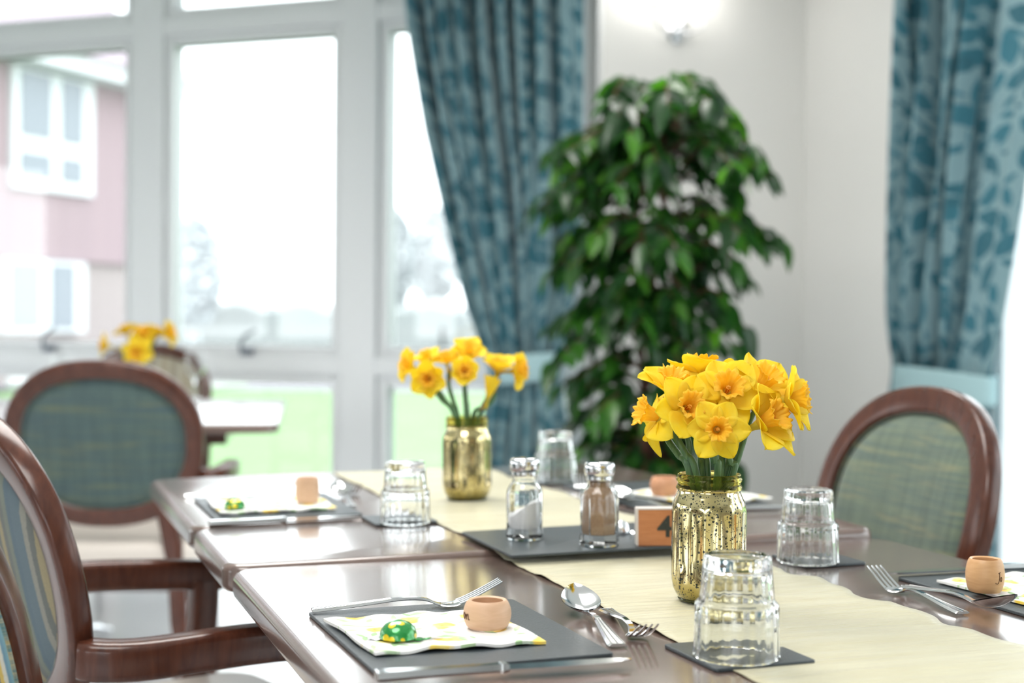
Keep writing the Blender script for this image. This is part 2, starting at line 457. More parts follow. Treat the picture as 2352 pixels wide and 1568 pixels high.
# house outside
FP = lvl(0, 1000, 1.0); FP = Vector((-.36*22, 22, GZ))
FD = Vector((.375, .927, 0)).normalized(); FN = Vector((-FD.y, FD.x, 0))  # into the building is -x ... outward is +x side
MF = basis(FP, FD, FN)
def onf(px, py):
    q = MF.inverted() @ hit(px, py, FP, FN); return q.x, q.z
def tiles(name, c0, c1, sz):
    m = mat(name, c0, .9); v = coords(m, 'Object', sz)
    br = N(m, 'ShaderNodeTexBrick'); br.inputs['Color1'].default_value = (*c0, 1); br.inputs['Color2'].default_value = (*c1, 1); br.inputs['Mortar'].default_value = (*[x*.8 for x in c0], 1)
    br.inputs['Scale'].default_value = 4; br.inputs['Mortar Size'].default_value = .02
    L(m, v, br.inputs['Vector']); L(m, br.outputs[0], BS(m).inputs['Base Color']); return m
M_TILE = tiles('haze-paled red hung tiles', (.30, .225, .248), (.335, .25, .27), (1, 1, 1))  # haze in front of the house painted into its pale tile and brick colours
M_BRICK = tiles('pale pink brick', (.33, .285, .28), (.36, .31, .305), (1, 1, 1))
M_TRIMW = mat('house white trim', (.62, .64, .66), .6)
M_HGL = mat('house window glass', (.20, .225, .26), .1)
hs = thing('house', 'red tile-hung two-storey house outside the left window', 'house')
tEnd = onf(396, 400)[0]; tMid, zMid = onf(140, 612); _, zE = onf(140, 170); zMid = zMid-0; zG = GZ
zEave = zE + .25*0
t0 = -9
def fpart(name, m, a, c, z0, z1, y0, y1, parent=hs, bev=0):
    b = MB(); b.box((a, y0, z0-FP.z), (c, y1, z1-FP.z)); o = b.build(name, m, world=None, smooth=False, bevel=bev); o.parent = parent; o.matrix_world = MF; return o
fpart('ground_floor_wall', M_BRICK, t0, tEnd-.1, GZ, zMid, 0.05, 5)
fpart('tile_hung_wall', M_TILE, t0, tEnd, zMid, zE+.02, -.05, 5)
fpart('eaves_board', M_TRIMW, t0, tEnd-.1, zE-.12, zE+.12, -.55, 5.4)
b = MB(); L0, L1_ = t0, tEnd+.1; ze = zE+.12-FP.z
b.add([(L0, -.65, ze), (L1_, -.65, ze), (L1_, 5.6, ze), (L0, 5.6, ze), (L0, 2.3, ze+3.0), (L1_-2.0, 2.3, ze+3.0)], [(0, 1, 5, 4), (1, 2, 5), (2, 3, 4, 5), (0, 4, 3), (0, 3, 2, 1)])
o = b.build('roof', tiles('haze-paled roof tiles', (.34, .28, .325), (.37, .30, .345), (1, 1, 1)), smooth=False); o.parent = hs; o.matrix_world = MF  # roof colour carries the same painted haze
def hwin(x0, y0, x1, y1, mid, rows):
    a, zt = onf(x0, y0); c, zb = onf(x1, y1); zt = onf((x0+x1)/2, y0)[1]; zb = onf((x0+x1)/2, y1)[1]
    f = fpart('house_window', M_TRIMW, a, c, zb, zt, -.14, .1)
    cols = [(a+.16*(c-a)*.5, a+(c-a)*(mid-.06)), (a+(c-a)*(mid+.08), c-.16*(c-a))]
    for (p, q) in cols:
        for (ra_, rb_) in rows:
            fpart('pane', M_HGL, p, q, zb+(zt-zb)*ra_, zb+(zt-zb)*rb_, -.16, -.13, f)
hwin(15, 185, 200, 455, .5, [(.10, .30), (.44, .97)])
hwin(-8, 612, 182, 778, .48, [(.07, .95)])
# trees, hedge, fence; haze painted into the trees' and hedge's pale colours
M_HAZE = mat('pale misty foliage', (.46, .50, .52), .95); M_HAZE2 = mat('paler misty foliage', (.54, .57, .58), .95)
def blobtree(px, py, rpx, hpx, Y, label, m, seed):
    rnd = random.Random(seed)
    c = at(px, py, Y); k = Y/F
    t = thing('tree', label, 'tree', Matrix.Translation((c.x, Y, GZ)))
    b = MB()
    for i in range(2200):
        a = rnd.uniform(0, 2*PI); e = rnd.uniform(-1, 1); rr = rnd.uniform(.3, 1)**.5
        p = Vector((math.cos(a)*rr*rpx*k*math.sqrt(1-e*e), math.sin(a)*rr*rpx*k*math.sqrt(1-e*e), c.z-GZ+e*hpx*k))
        s = rnd.uniform(.2, .42)*rpx*k*.5
        R = Matrix.Translation(p) @ Matrix.Rotation(rnd.uniform(0, 6), 4, 'Z') @ Matrix.Rotation(rnd.uniform(0, 3), 4, 'X')
        b.add([(-s, 0, 0), (0, -s*.6, .1*s), (s, 0, 0), (0, s*.6, -.1*s)], [(0, 1, 2, 3)], R)
    b.build('foliage', m, t, smooth=False)
    b = MB(); b.tube([(0, 0, 0), (0, 0, (c.z-GZ)*.8), (.1, .1, c.z-GZ+hpx*k*.2)], [.25, .18, .06], 8); b.build('trunk', m, t)
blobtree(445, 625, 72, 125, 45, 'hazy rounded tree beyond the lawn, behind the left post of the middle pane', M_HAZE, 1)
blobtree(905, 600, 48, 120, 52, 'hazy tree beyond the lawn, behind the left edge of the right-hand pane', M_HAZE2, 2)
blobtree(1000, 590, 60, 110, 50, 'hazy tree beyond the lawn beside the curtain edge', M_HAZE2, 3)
b = MB(); pA = at(395, 740, 48); 
rnd = random.Random(5)
def hedge_fn(u, v):
    x = -22+30*u; r = .25*math.sin(u*90)+.2*rnd.random()
    prof = [(0, 0), (0, 1.45), (.8, 1.7), (1.6, 1.45), (1.6, 0)][round(v*4)]
    return (x, 46+prof[0]+r*.5, GZ+prof[1]+(r*.5 if prof[1] else 0))
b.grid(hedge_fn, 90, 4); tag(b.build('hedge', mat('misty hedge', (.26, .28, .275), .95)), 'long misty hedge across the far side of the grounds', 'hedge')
fr = thing('picket_fence', 'pale low fence in front of the misty hedge', 'fence', Matrix.Translation((0, 36, GZ)))
M_FEN = mat('pale fence', (.30, .315, .31), .8)
for k in range(12): 
    b = MB(); b.box((-15+2.2*k, -.05, 0), (-14.88+2.2*k, .05, 1.0)); b.build('post', M_FEN, fr, smooth=False)
b = MB(); b.box((-15, -.03, .8), (9.4, .03, .95)); b.box((-15, -.03, .35), (9.4, .03, .45)); b.build('rail', M_FEN, fr, smooth=False)
b = MB()
for k in range(96): b.box((-14.8+.25*k, -.05, .1), (-14.7+.25*k, -.02, 1.02))
b.build('pickets', M_FEN, fr, smooth=False)
# round garden table outside
gt = thing('garden_table', 'round white garden table on the lawn just outside the bay window', 'table', Matrix.Translation((-1.92, 7.15, -.03)))
b = MB(); b.lathe([(.0, .73), (.57, .73), (.59, .74), (.59, .76), (.575, .77), (0, .77)], 64, cap=False); b.build('tabletop', mat('white garden table', (.75, .75, .76), .35), gt)
b = MB(); b.lathe([(.25, 0), (.25, .02), (.04, .05), (.035, .70), (.12, .73)], 24); b.build('pedestal', M_PVC, gt)

# ================================================================== TABLES
TZ = .75
OA = Vector((-.325, 1.637, TZ))
MA = basis(OA, RU, RV)
tilt = math.radians(.62)
MB_ = basis(OA + RV*.004 + Vector((0, 0, .0012)), RU, RV) @ Matrix.Rotation(-tilt, 4, 'Y')
def onT(M, px, py, h=0):
    """local (u, v) of the pixel on the table plane M raised by h"""
    n = M.to_3x3() @ Vector((0, 0, 1)); p = hit(px, py, M.translation + n*h, n); q = M.inverted() @ p; return q.x, q.y
def TL(M, u, v, h=0, yaw=0): return M @ Matrix.Translation((u, v, h)) @ Matrix.Rotation(yaw, 4, 'Z')
for nm, M in (('A', MA), ('B', MB_)):
    print('TAB', nm, [tuple(round(x, 3) for x in onT(M, *p)) for p in ((545, 1310), (2010, 1233), (463, 1215), (360, 1109), (1395, 1060), (2005, 1211), (700, 1480), (2224, 1281))])
TW = .875
def pedestal(root, cx, cy_, z1=TZ-.03, sp=.26):
    b = MB(); b.lathe([(.035, -z1+.06-.03), (.035, -.04), (.11, -.035), (.11, -.03)], 24, Matrix.Translation((cx, cy_, 0))); b.build('pedestal_column', M_BLACK, root)
    b = MB()
    for k in range(4):
        a = PI/4+k*PI/2; b.tube([(cx, cy_, -z1-.03+.05), (cx+sp*.8*math.cos(a), cy_+sp*.8*math.sin(a), -z1-.03+.035), (cx+sp*math.cos(a), cy_+sp*math.sin(a), -z1-.03+.015)], [(.03, .018), (.025, .012), (.02, .012)], 8)
    b.build('pedestal_foot', M_CHROME, root)
ta = thing('dining_table', 'near walnut dining table with the cream runner, closest to the camera', 'table', MA)
b = MB(); b.plate(rrect(0, -1.0, TW, -.003, .035), -.030, 0, r=.009); b.build('tabletop', M_TOP, ta)
b = MB(); b.box((.12, -.88, -.075), (TW-.12, -.12, -.031)); b.build('apron', M_EDGE, ta, bevel=.004)
pedestal(ta, .44, -.5)
tb = thing('dining_table', 'far walnut dining table abutting the near one, below the middle window panes', 'table', MB_)
vC = .315; vE = .945
b = MB(); b.plate(rrect(-.004, 0, TW+.006, vC-.002, .03), -.034, 0, r=.010); b.build('leaf_top', M_TOP, tb)
b = MB(); b.plate(rrect(-.004, vC+.001, TW+.006, vE, .035), -.034, 0, r=.010); b.build('tabletop', M_TOP, tb)
b = MB(); b.box((.12, .1, -.08), (TW-.12, vE-.1, -.035)); b.build('apron', M_EDGE, tb, bevel=.004)
pedestal(tb, .44, .47)

# runner
uL = (onT(MA, 1128, 1280)[0]+onT(MA, 1580, 1479)[0])/2; uR = (onT(MA, 1772, 1306)[0]+onT(MA, 2352, 1484)[0])/2
print('RUN', [round(onT(MA, *p)[0], 3) for p in ((1128, 1280), (1580, 1479), (1772, 1306), (2085, 1385), (2352, 1484))], [round(onT(MB_, *p)[0], 3) for p in ((761, 1088), (1050, 1233), (1128, 1074), (1480, 1190))])
def runner_h(u, v):
    # height above table A plane
    base = 0
    if v > -.004:
        q = MA.inverted() @ (MB_ @ Vector((u, v, 0))); base = q.z
    elif v > -.05:
        q = MA.inverted() @ (MB_ @ Vector((u, 0, 0))); base = q.z*(1+(v+.004)/.046)
    x = v
    w_ = .5+.5*math.sin(x*2*PI/.118+2.2*math.sin(u*7+1)+1.5*math.sin(x*9))
    w2 = .5+.5*math.sin(x*2*PI/.047+3*u*6+2*math.sin(x*13))
    amp = .0022 if v < .0 else .0012
    return base + .0012 + amp*w_**3 + .0007*w2**2
RN = 260
def run_fn(i, j):
    v = -1.02+(vE+1.02-.02)*j
    eR = uR + .006*math.sin(v*2*PI/.16+.6)+.003*math.sin(v*2*PI/.07)*(1 if v < 0 else .3)
    eL = uL + .0015*math.sin(v*2*PI/.3)
    u = eL+(eR-eL)*i
    return (u, v, runner_h(u, v))
def satin():
    m = mat('pale yellow satin', (.60, .56, .34), .42)
    BS(m).inputs['Sheen Weight'].default_value = .3
    v = coords(m, 'Object', (3, 14, 1)); f = noise(m, v, 3, 4, .55); L(m, ramp(m, f, [(.3, (.47, .43, .27)), (.7, (.54, .51, .34))]), BS(m).inputs['Base Color'])
    f2 = noise(m, coords(m, 'Object', (2.5, 22, 1), (0, 0, .15)), 4, 3, .6); bump(m, f2, .6, .006)
    return m
b = MB(); b.grid(run_fn, 26, RN)
o = b.build('table_runner', satin(), world=MA, solid=.0006); tag(o, 'pale yellow satin runner lying down the middle of both dining tables', 'table runner')

def slab_item(name, m, u0, v0, u1, v1, t, r, M, h, yaw=0, cr=.001):
    cu, cv = (u0+u1)/2, (v0+v1)/2; b = MB(); b.plate(rrect(-(u1-u0)/2, -(v1-v0)/2, (u1-u0)/2, (v1-v0)/2, r, 4), 0, t, r=cr)
    return b.build(name, m, world=TL(M, cu, cv, h, yaw))
PT = .0035
# placemats: local rectangles from the measured corners
def dbg(n, M, pts): print(n, [tuple(round(x, 3) for x in onT(M, *p)) for p in pts])
dbg('matA1', MA, [(711, 1412), (845, 1554), (1369, 1510), (1177, 1399)])
dbg('matR', MA, [(2058, 1331), (2352, 1431), (2352, 1304)])
dbg('matC', MB_, [(436, 1149), (487, 1202), (810, 1186), (734, 1141)])
dbg('matCR', MB_, [(1410, 1112), (1795, 1165)])
dbg('matMid', MB_, [(1065, 1235), (1175, 1292), (1560, 1275)])
dbg('coA', MA, [(1524, 1487), (1617, 1548), (1850, 1533)])
dbg('coR', MA, [(1770, 1280), (1838, 1308), (1976, 1300)])
dbg('coB', MB_, [(828, 1190), (862, 1220), (1005, 1213)])
a0 = onT(MA, 711, 1412); a1 = onT(MA, 845, 1554)
mA = tag(slab_item('placemat', M_MAT, a0[0], a1[1], a0[0]+.212, a0[1], PT, .006, MA, .0003, math.radians(1)), 'dark grey leatherette placemat at the near left corner, under the on-marked napkin ring', 'placemat')
r0_ = onT(MA, 2058, 1331)
mR = tag(slab_item('placemat', M_MAT, r0_[0], r0_[1]-.262, r0_[0]+.20, r0_[1], PT, .006, MA, .0003), 'dark placemat cut by the right edge of the photo, under the barrel napkin ring', 'placemat')
c0 = onT(MB_, 436, 1149); c1_ = onT(MB_, 487, 1202)
mC = tag(slab_item('placemat', M_MAT, c0[0]+.005, c1_[1], c0[0]+.215, c0[1], PT, .006, MB_, .0003), 'dark placemat with a green foil chocolate on the far table, left side', 'placemat')
d0 = onT(MB_, 1410, 1112); d1 = onT(MB_, 1795, 1167)
mD = tag(slab_item('placemat', M_MAT, d1[0]-.21, d1[1], d1[0], d0[1], PT, .006, MB_, .0003), 'dark placemat on the far table right side, behind the front gold jar', 'placemat')
e0 = onT(MB_, 1065, 1235); e1 = onT(MB_, 1175, 1292)
mE = tag(slab_item('placemat', M_MAT, e1[0]+.0, e1[1], e1[0]+.262, e0[1], PT, .006, MB_, .0052), 'dark centre placemat lying on the runner under salt, pepper and number block', 'placemat')

def coaster(M, pts, h, label, yaw=0, sz=.096):
    q = [onT(M, *p) for p in pts]; u0 = q[0][0]; v1 = q[0][1]; v0 = q[1][1]
    return tag(slab_item('coaster', M_MAT, u0, v1-sz, u0+sz, v1, .0035, .004, M, h, yaw), label, 'coaster', None)
coaster(MA, [(1524, 1487), (1617, 1548)], .0003, 'square dark coaster under the nearest tumbler', math.radians(1))
coaster(MA, [(1770, 1280), (1838, 1308)], .0003, 'square dark coaster under the tumbler right of the front gold jar', 0, .083)
coaster(MB_, [(828, 1190), (862, 1220)], .0003, 'square dark coaster under the tumbler left of the far gold jar', 0, .09)
_q = onT(MB_, 1276, 1106)
tag(slab_item('coaster', M_MAT, _q[0]-.045, _q[1]-.045, _q[0]+.045, _q[1]+.045, .0035, .004, MB_, .0003), 'square dark coaster under the farthest tumbler by the plant', 'coaster')

# ------------------------------------------------------------------ tumblers
def tumbler(label, M):
    NF = 22
    def rf(a, z, r):
        if r < .004: return 0
        k = .0011 if z < .047 else .0010
        if z < .0015 or .0435 < z < .0495 or z > .082: k *= .25
        return -k*(1-abs(math.sin(NF*a/2))**.9)
    outer = [(.0364, 0), (.0371, .0008), (.0371, .002), (.0366, .01), (.0361, .025), (.0358, .038), (.0360, .0425), (.0355, .0455), (.0335, .0475), (.0322, .0485), (.0318, .052), (.0308, .062), (.0298, .074), (.0294, .080), (.0288, .0845), (.0272, .0868), (.0245, .0872), (.022, .0866), (.010, .0855), (.0005, .0855)]
    inner = [(.0005, .0745), (.020, .0745), (.0252, .0738), (.0266, .0715), (.0274, .066), (.0284, .056), (.0294, .047), (.0306, .0435), (.0325, .0405), (.0332, .036), (.0341, .020), (.0350, .004), (.0354, .0008)]
    b = MB(); n = 96
    prof = inner + [] + outer
    # single closed surface: inner (top centre -> rim) then outer (rim -> top centre)
    vs_ = []; fs = []
    for i, (r, z) in enumerate(prof):
        for k in range(n):
            a = 2*PI*k/n; rr = r + (rf(a, z, r) if i >= len(inner) else 0); vs_.append((rr*math.cos(a), rr*math.sin(a), z))
    m_ = len(prof)
    for i in range(m_-1):
        for k in range(n):
            k2 = (k+1) % n; fs.append((i*n+k, i*n+k2, (i+1)*n+k2, (i+1)*n+k))
    fs.append(tuple(range(n))[::-1]); fs.append(tuple((m_-1)*n+k for k in range(n)))
    b.add(vs_, fs)
    o = b.build('tumbler', M_GLASS, world=M, angle=70); tag(o, label, 'glass', None); return o
tu = onT(MA, 1691, 1507, .004); T0 = tumbler('upturned faceted glass tumbler nearest the camera, in front of the gold jar', TL(MA, tu[0], tu[1], .004, .1))
tu = onT(MA, 1855, 1289, .004); t_ = dup(T0, TL(MA, tu[0], tu[1], .004, .5), 'upturned glass tumbler on the coaster right of the front gold jar')
tu = onT(MB_, 931, 1200, .004); t_ = dup(T0, TL(MB_, tu[0], tu[1], .004, .3), 'upturned glass tumbler left of the far gold jar'); t_.scale = (.95, .95, .97)
tu = onT(MB_, 1276, 1104, .004); t_ = dup(T0, TL(MB_, tu[0], tu[1], .004, .9), 'upturned glass tumbler farthest away, in front of the plant')

# ------------------------------------------------------------------ mason jars
def jar_mat():
    m = bpy.data.materials.new('gold mercury glass'); m.use_nodes = True; nt = m.node_tree
    b = BS(m); b.inputs['Metallic'].default_value = 1; b.inputs['Roughness'].default_value = .10
    v = coords(m)
    f = noise(m, v, 30, 3, .6)
    c = ramp(m, f, [(.35, (.50, .40, .15)), (.65, (.80, .69, .36))])
    sp = N(m, 'ShaderNodeSeparateXYZ'); L(m, v, sp.inputs[0])
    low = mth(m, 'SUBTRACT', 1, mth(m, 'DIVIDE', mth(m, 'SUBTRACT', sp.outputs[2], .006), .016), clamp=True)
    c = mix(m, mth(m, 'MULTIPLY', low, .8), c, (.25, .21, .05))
    spk = None
    for sc_, th in ((290, .37), (520, .30)):
        vo = N(m, 'ShaderNodeTexVoronoi'); vo.inputs['Scale'].default_value = sc_; L(m, v, vo.inputs['Vector'])
        sc3 = N(m, 'ShaderNodeSeparateColor'); L(m, vo.outputs['Color'], sc3.inputs[0])
        k = mth(m, 'MULTIPLY', mth(m, 'LESS_THAN', vo.outputs['Distance'], th), mth(m, 'LESS_THAN', sc3.outputs[0], .5))
        spk = k if spk is None else mth(m, 'MAXIMUM', spk, k)
    c = mix(m, spk, c, (.015, .02, .008))
    L(m, c, b.inputs['Base Color']); L(m, mth(m, 'SUBTRACT', 1, mth(m, 'MULTIPLY', spk, .9)), b.inputs['Metallic'])
    b.inputs['Coat Weight'].default_value = .6; b.inputs['Coat Roughness'].default_value = .02
    g = N(m, 'ShaderNodeBsdfGlass'); g.inputs['Color'].default_value = (.90, .86, .52, 1); g.inputs['IOR'].default_value = 1.3
    x = N(m, 'ShaderNodeMixShader')
    fac = mth(m, 'MULTIPLY', mth(m, 'SUBTRACT', mth(m, 'ADD', sp.outputs[2], mth(m, 'MULTIPLY', f, .008)), .1175), 400, clamp=True)
    L(m, fac, x.inputs[0]); L(m, b.outputs[0], x.inputs[1]); L(m, g.outputs[0], x.inputs[2]); L(m, x.outputs[0], nt.nodes['Material Output'].inputs[0])
    return m
M_JAR = jar_mat()
def jar(label, M):
    root = thing('mason_jar', label, 'jar', M)
    prof = [(.0005, .001), (.024, .001), (.0275, .0), (.0300, .002), (.0335, .007), (.0365, .0135), (.0379, .020), (.0382, .025), (.0382, .045), (.0382, .07), (.0382, .090), (.0378, .0955), (.0362, .1015), (.0338, .1065), (.0322, .1105), (.0320, .1125), (.0334, .1138), (.0340, .1152), (.0334, .1166), (.0321, .1182), (.0320, .1205), (.0333, .1222), (.0340, .1235), (.0332, .1248), (.0322, .1258), (.0322, .1272), (.0324, .1285), (.0318, .1295), (.0305, .1295), (.0300, .1285)]
    inner = [(.0300, .120), (.0300, .110), (.0322, .1045), (.0345, .0995), (.0358, .095), (.0360, .085), (.0360, .025), (.0345, .016), (.031, .009), (.0005, .007)]
    def rf(a, z, r):
        if r > .0375 and .018 < z < .094: return -.0017*(abs(math.sin(8*a))**.8)
        return 0
    b = MB()
    n = 128; vs_ = []; fs = []
    pr = []
    for (r, z) in prof:
        pr.append((r, z, 1))
    # densify straight body
    for (r, z) in inner: pr.append((r, z, 0))
    for (r, z, k_) in pr:
        for k in range(n):
            a = 2*PI*k/n; rr = r+(rf(a, z, r) if k_ else 0)
            zz = z + (.0009*math.sin(a+1) if (k_ and .1125 < z < .1255 and r > .0325) else 0)
            vs_.append((rr*math.cos(a), rr*math.sin(a), zz))
    for i in range(len(pr)-1):
        for k in range(n):
            k2 = (k+1) % n; fs.append((i*n+k, i*n+k2, (i+1)*n+k2, (i+1)*n+k))
    fs.append(tuple(range(n))[::-1]); fs.append(tuple((len(pr)-1)*n+k for k in range(n)))
    b.add(vs_, fs); b.build('glass_body', M_JAR, root, angle=60)
    # clear foot ring of glass
    b = MB(); b.lathe([(.0265, -.0010), (.0300, -.0010), (.0312, .0008), (.0305, .0028), (.0275, .0006)], 96, Matrix.Translation((0, 0, .001)), cap=False); b.build('glass_foot', glass('green tinted glass', (.85, .9, .8)), root)
    return root
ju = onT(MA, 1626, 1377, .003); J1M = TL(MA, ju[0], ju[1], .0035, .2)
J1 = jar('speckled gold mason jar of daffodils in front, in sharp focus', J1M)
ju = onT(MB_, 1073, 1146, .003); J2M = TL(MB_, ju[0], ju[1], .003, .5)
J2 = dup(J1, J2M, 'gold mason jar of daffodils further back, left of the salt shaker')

# ------------------------------------------------------------------ daffodils
def petal_mat(name, c0, c1, tr=.45):
    m = bpy.data.materials.new(name); m.use_nodes = True; nt = m.node_tree; b = BS(m)
    v = coords(m, 'Object', (60, 60, 60)); f = noise(m, v, 1.2, 3, .6)
    c = ramp(m, f, [(.3, c0), (.7, c1)]); L(m, c, b.inputs['Base Color']); b.inputs['Roughness'].default_value = .5
    b.inputs['Specular IOR Level'].default_value = .25
    t = N(m, 'ShaderNodeBsdfTranslucent'); L(m, c, t.inputs[0]); x = N(m, 'ShaderNodeMixShader'); x.inputs[0].default_value = tr
    L(m, b.outputs[0], x.inputs[1]); L(m, t.outputs[0], x.inputs[2]); L(m, x.outputs[0], nt.nodes['Material Output'].inputs[0]); return m
M_PET = petal_mat('daffodil petal', (1.0, .82, .04), (1.0, .87, .10), .50)
M_COR = petal_mat('daffodil trumpet', (1.0, .68, .05), (1.0, .76, .11), .48)
M_PALE = petal_mat('floral tube', (.80, .55, .03), (.60, .52, .06), .3)
M_SHE = petal_mat('papery brown sheath', (.34, .22, .09), (.50, .34, .13), .4)
M_STEM = mat('daffodil stem', (.060, .150, .060), .4)
def stem_mat():
    m = M_STEM; f = noise(m, coords(m, 'Object', (400, 400, 6)), 1, 2); L(m, ramp(m, f, [(.35, (.05, .135, .055)), (.7, (.12, .24, .11))]), BS(m).inputs['Base Color'])
stem_mat()
M_STAM = mat('stamen', (.75, .33, .02), .6)
M_THROAT = M_COR

def petal_bm(rnd, Lp, Wp, lift, cup):
    b = MB(); tw = rnd.uniform(-.25, .25); curl = rnd.uniform(-.25, .25); wav = rnd.uniform(0, 6)
    def fn(i, j):
        s = i*2-1; t = j
        wdt = Wp*(math.sin(PI*min(1, (t*.93+.07))**.80))**.62 if t < 1 else .0006
        wdt = max(wdt, .0006)
        if t < .12: wdt = max(wdt, .0025)
        x = s*wdt; y = .0045+Lp*t
        z = lift*t*Lp + cup*(x*x)/Wp*1.0 + .10*Lp*math.sin(t*PI)*.5 + curl*Lp*(t**3)*.45 + .0008*math.sin(s*5+wav+t*4)*t
        z += -.0011*math.exp(-(s*4)**2)
        a = tw*t; return (x*math.cos(a)-0*z, y, z+x*math.sin(a))
    b.grid(fn, 8, 12); return b
def flower(root, c, d, size=1.0, seed=0, style='open', spin=None, stem_to=None, sheath=True, Lc=.021):
    """c: local centre of petals; d: facing direction; stem_to: list of local points the stem passes down through"""
    rnd = random.Random(seed)
    d = Vector(d).normalized(); q = d.to_track_quat('Z', 'Y').to_matrix().to_4x4()
    M = Matrix.Translation(c) @ q @ Matrix.Rotation(rnd.uniform(0, 6) if spin is None else spin, 4, 'Z') @ Matrix.Scale(size, 4)
    def put(b, name, m, **k):
        o = b.build(name, m, root, **k); o.matrix_basis = M; return o
    sweep = {'open': .05, 'swept': .75, 'half': .45, 'bud': 2.6, 'back': -.35}[style]
    for k in range(6):
        Lp = .0335*rnd.uniform(.9, 1.08); Wp = (.0172 if k % 2 == 0 else .0150)*rnd.uniform(.92, 1.1)
        lift = sweep+rnd.uniform(-.14, .2)+(0.0 if k % 2 else -.05)
        bb = petal_bm(rnd, Lp/math.sqrt(1+lift*lift*.8) if lift < 2 else Lp*.42, Wp*(1 if lift < 2 else .55), lift, rnd.uniform(.15, .6) if lift < 1 else 2.5)
        R = Matrix.Rotation(PI/3*k+rnd.uniform(-.08, .08), 4, 'Z') @ Matrix.Translation((0, 0, -.0006*(k % 2)))
        bb.v = [R @ v for v in bb.v]
        put(bb, 'petal', M_PET, solid=.0003)
    if style != 'bud':
        b = MB(); ph = rnd.uniform(0, 6)
        prof = [(.0035, -.001), (.0048, .002), (.0062, .006), (.0072, .010), (.0080, .0135), (.0098, .0165), (.0122, .0188), (.0146, .0200)]
        prof = [(r, z/.020*Lc) for r, z in prof]
        def rf(a, z, r):
            t = max(0, z/Lc); return (.0012*math.sin(6*a+ph)+.0010*math.sin(13*a+ph*2)+.0005*math.sin(23*a))*t**3
        def zf(a, z, r):
            t = max(0, z/Lc); return (.0012*math.sin(9*a+ph)+.0014*math.sin(17*a+ph*3)*rnd.uniform(.6, 1))*t**6
        b.lathe(prof, 72, rf=rf, zf=zf, cap=False); cor = put(b, 'trumpet', M_COR, solid=.0004)
        b = MB()
        for k in range(6):
            a = k*PI/3; b.tube([(.0008*math.cos(a), .0008*math.sin(a), 0), (.0022*math.cos(a), .0022*math.sin(a), Lc*.4), (.0015*math.cos(a), .0015*math.sin(a), Lc*.62)], [.0004, .0005, .0008], 6)
        b.tube([(0, 0, 0), (0, 0, Lc*.72)], [.0006, .0009], 6)
        o = b.build('stamens', M_STAM, cor); o.matrix_basis = Matrix.Identity(4)
    b = MB(); b.lathe([(.0018, -.026), (.0030, -.020), (.0026, -.016), (.0030, -.008), (.0052, -.0005), (.004, .001)], 20, cap=True)
    put(b, 'floral_tube', M_PALE)
    base = M @ Vector((0, 0, -.0255)); dirb = (M.to_3x3() @ Vector((0, 0, -1))).normalized()
    pts = [base] + [Vector(p) for p in stem_to]
    full = bez([base] + [Vector(p) for p in stem_to], 26)
    b = MB(); b.tube(full, [(.0026+.0012*min(1, i/8), .0022+.0010*min(1, i/8)) for i in range(27)], 10); b.build('stem', M_STEM, root)
    if sheath:
        i0 = 4; p0 = full[i0]; b = MB(); side = Vector((rnd.uniform(-1, 1), rnd.uniform(-1, 1), 0)).normalized()*.004
        p1 = base+side; p2 = (M @ Vector((0, 0, -.006)))+side*1.6; 
        b.tube(bez([p0, full[2]+side*.6, p1, p2], 10), [(.0032, .0034), (.0038, .0036), (.0044, .003), (.0048, .0022), (.0052, .0018), (.0050, .0016), (.0044, .0014), (.0036, .0012), (.0026, .001), (.0014, .0008), (.0003, .0003)], 8)
        b.build('sheath', M_SHE, root)

def bouquet(JM, items, labels, Y0, mouth_r=.019, group=None, rim=.129, stemz=.012):
    inv = JM.inverted()
    for k, it in enumerate(items):
        px, py, dy, d, size, style, spin, label = it[:8]
        mouth = it[8] if len(it) > 8 else None
        c = inv @ at(px, py, Y0+dy)
        dl = inv.to_3x3() @ Vector(d)
        root = thing('daffodil', label, 'flower', JM, group)
        if mouth is None:
            a = math.atan2(c.y, c.x); rr = min(mouth_r, math.hypot(c.x, c.y)*.45); m0 = Vector((rr*math.cos(a), rr*math.sin(a), rim))
        else:
            mp = inv @ at(mouth, 1100, Y0+dy*.3); m0 = Vector((mp.x, min(.018, max(-.018, mp.y)), rim))
            hh = math.hypot(m0.x, m0.y)
            if hh > .024: m0.x *= .024/hh; m0.y *= .024/hh
        b_ = Vector((-m0.x*.5, -m0.y*.5, stemz+.004))
        bs = c - dl.normalized()*.030*size; bend = bs - dl.normalized()*.004 + Vector((0, 0, -.012)); bend += (m0-bend)*.06
        flower(root, c, dl, size, seed=k*7+int(px), style=style, spin=spin, stem_to=[bend, bend.lerp(m0, .5), m0, b_])
YJ = J1M.translation.y
cam_d = (0, -1, 0)
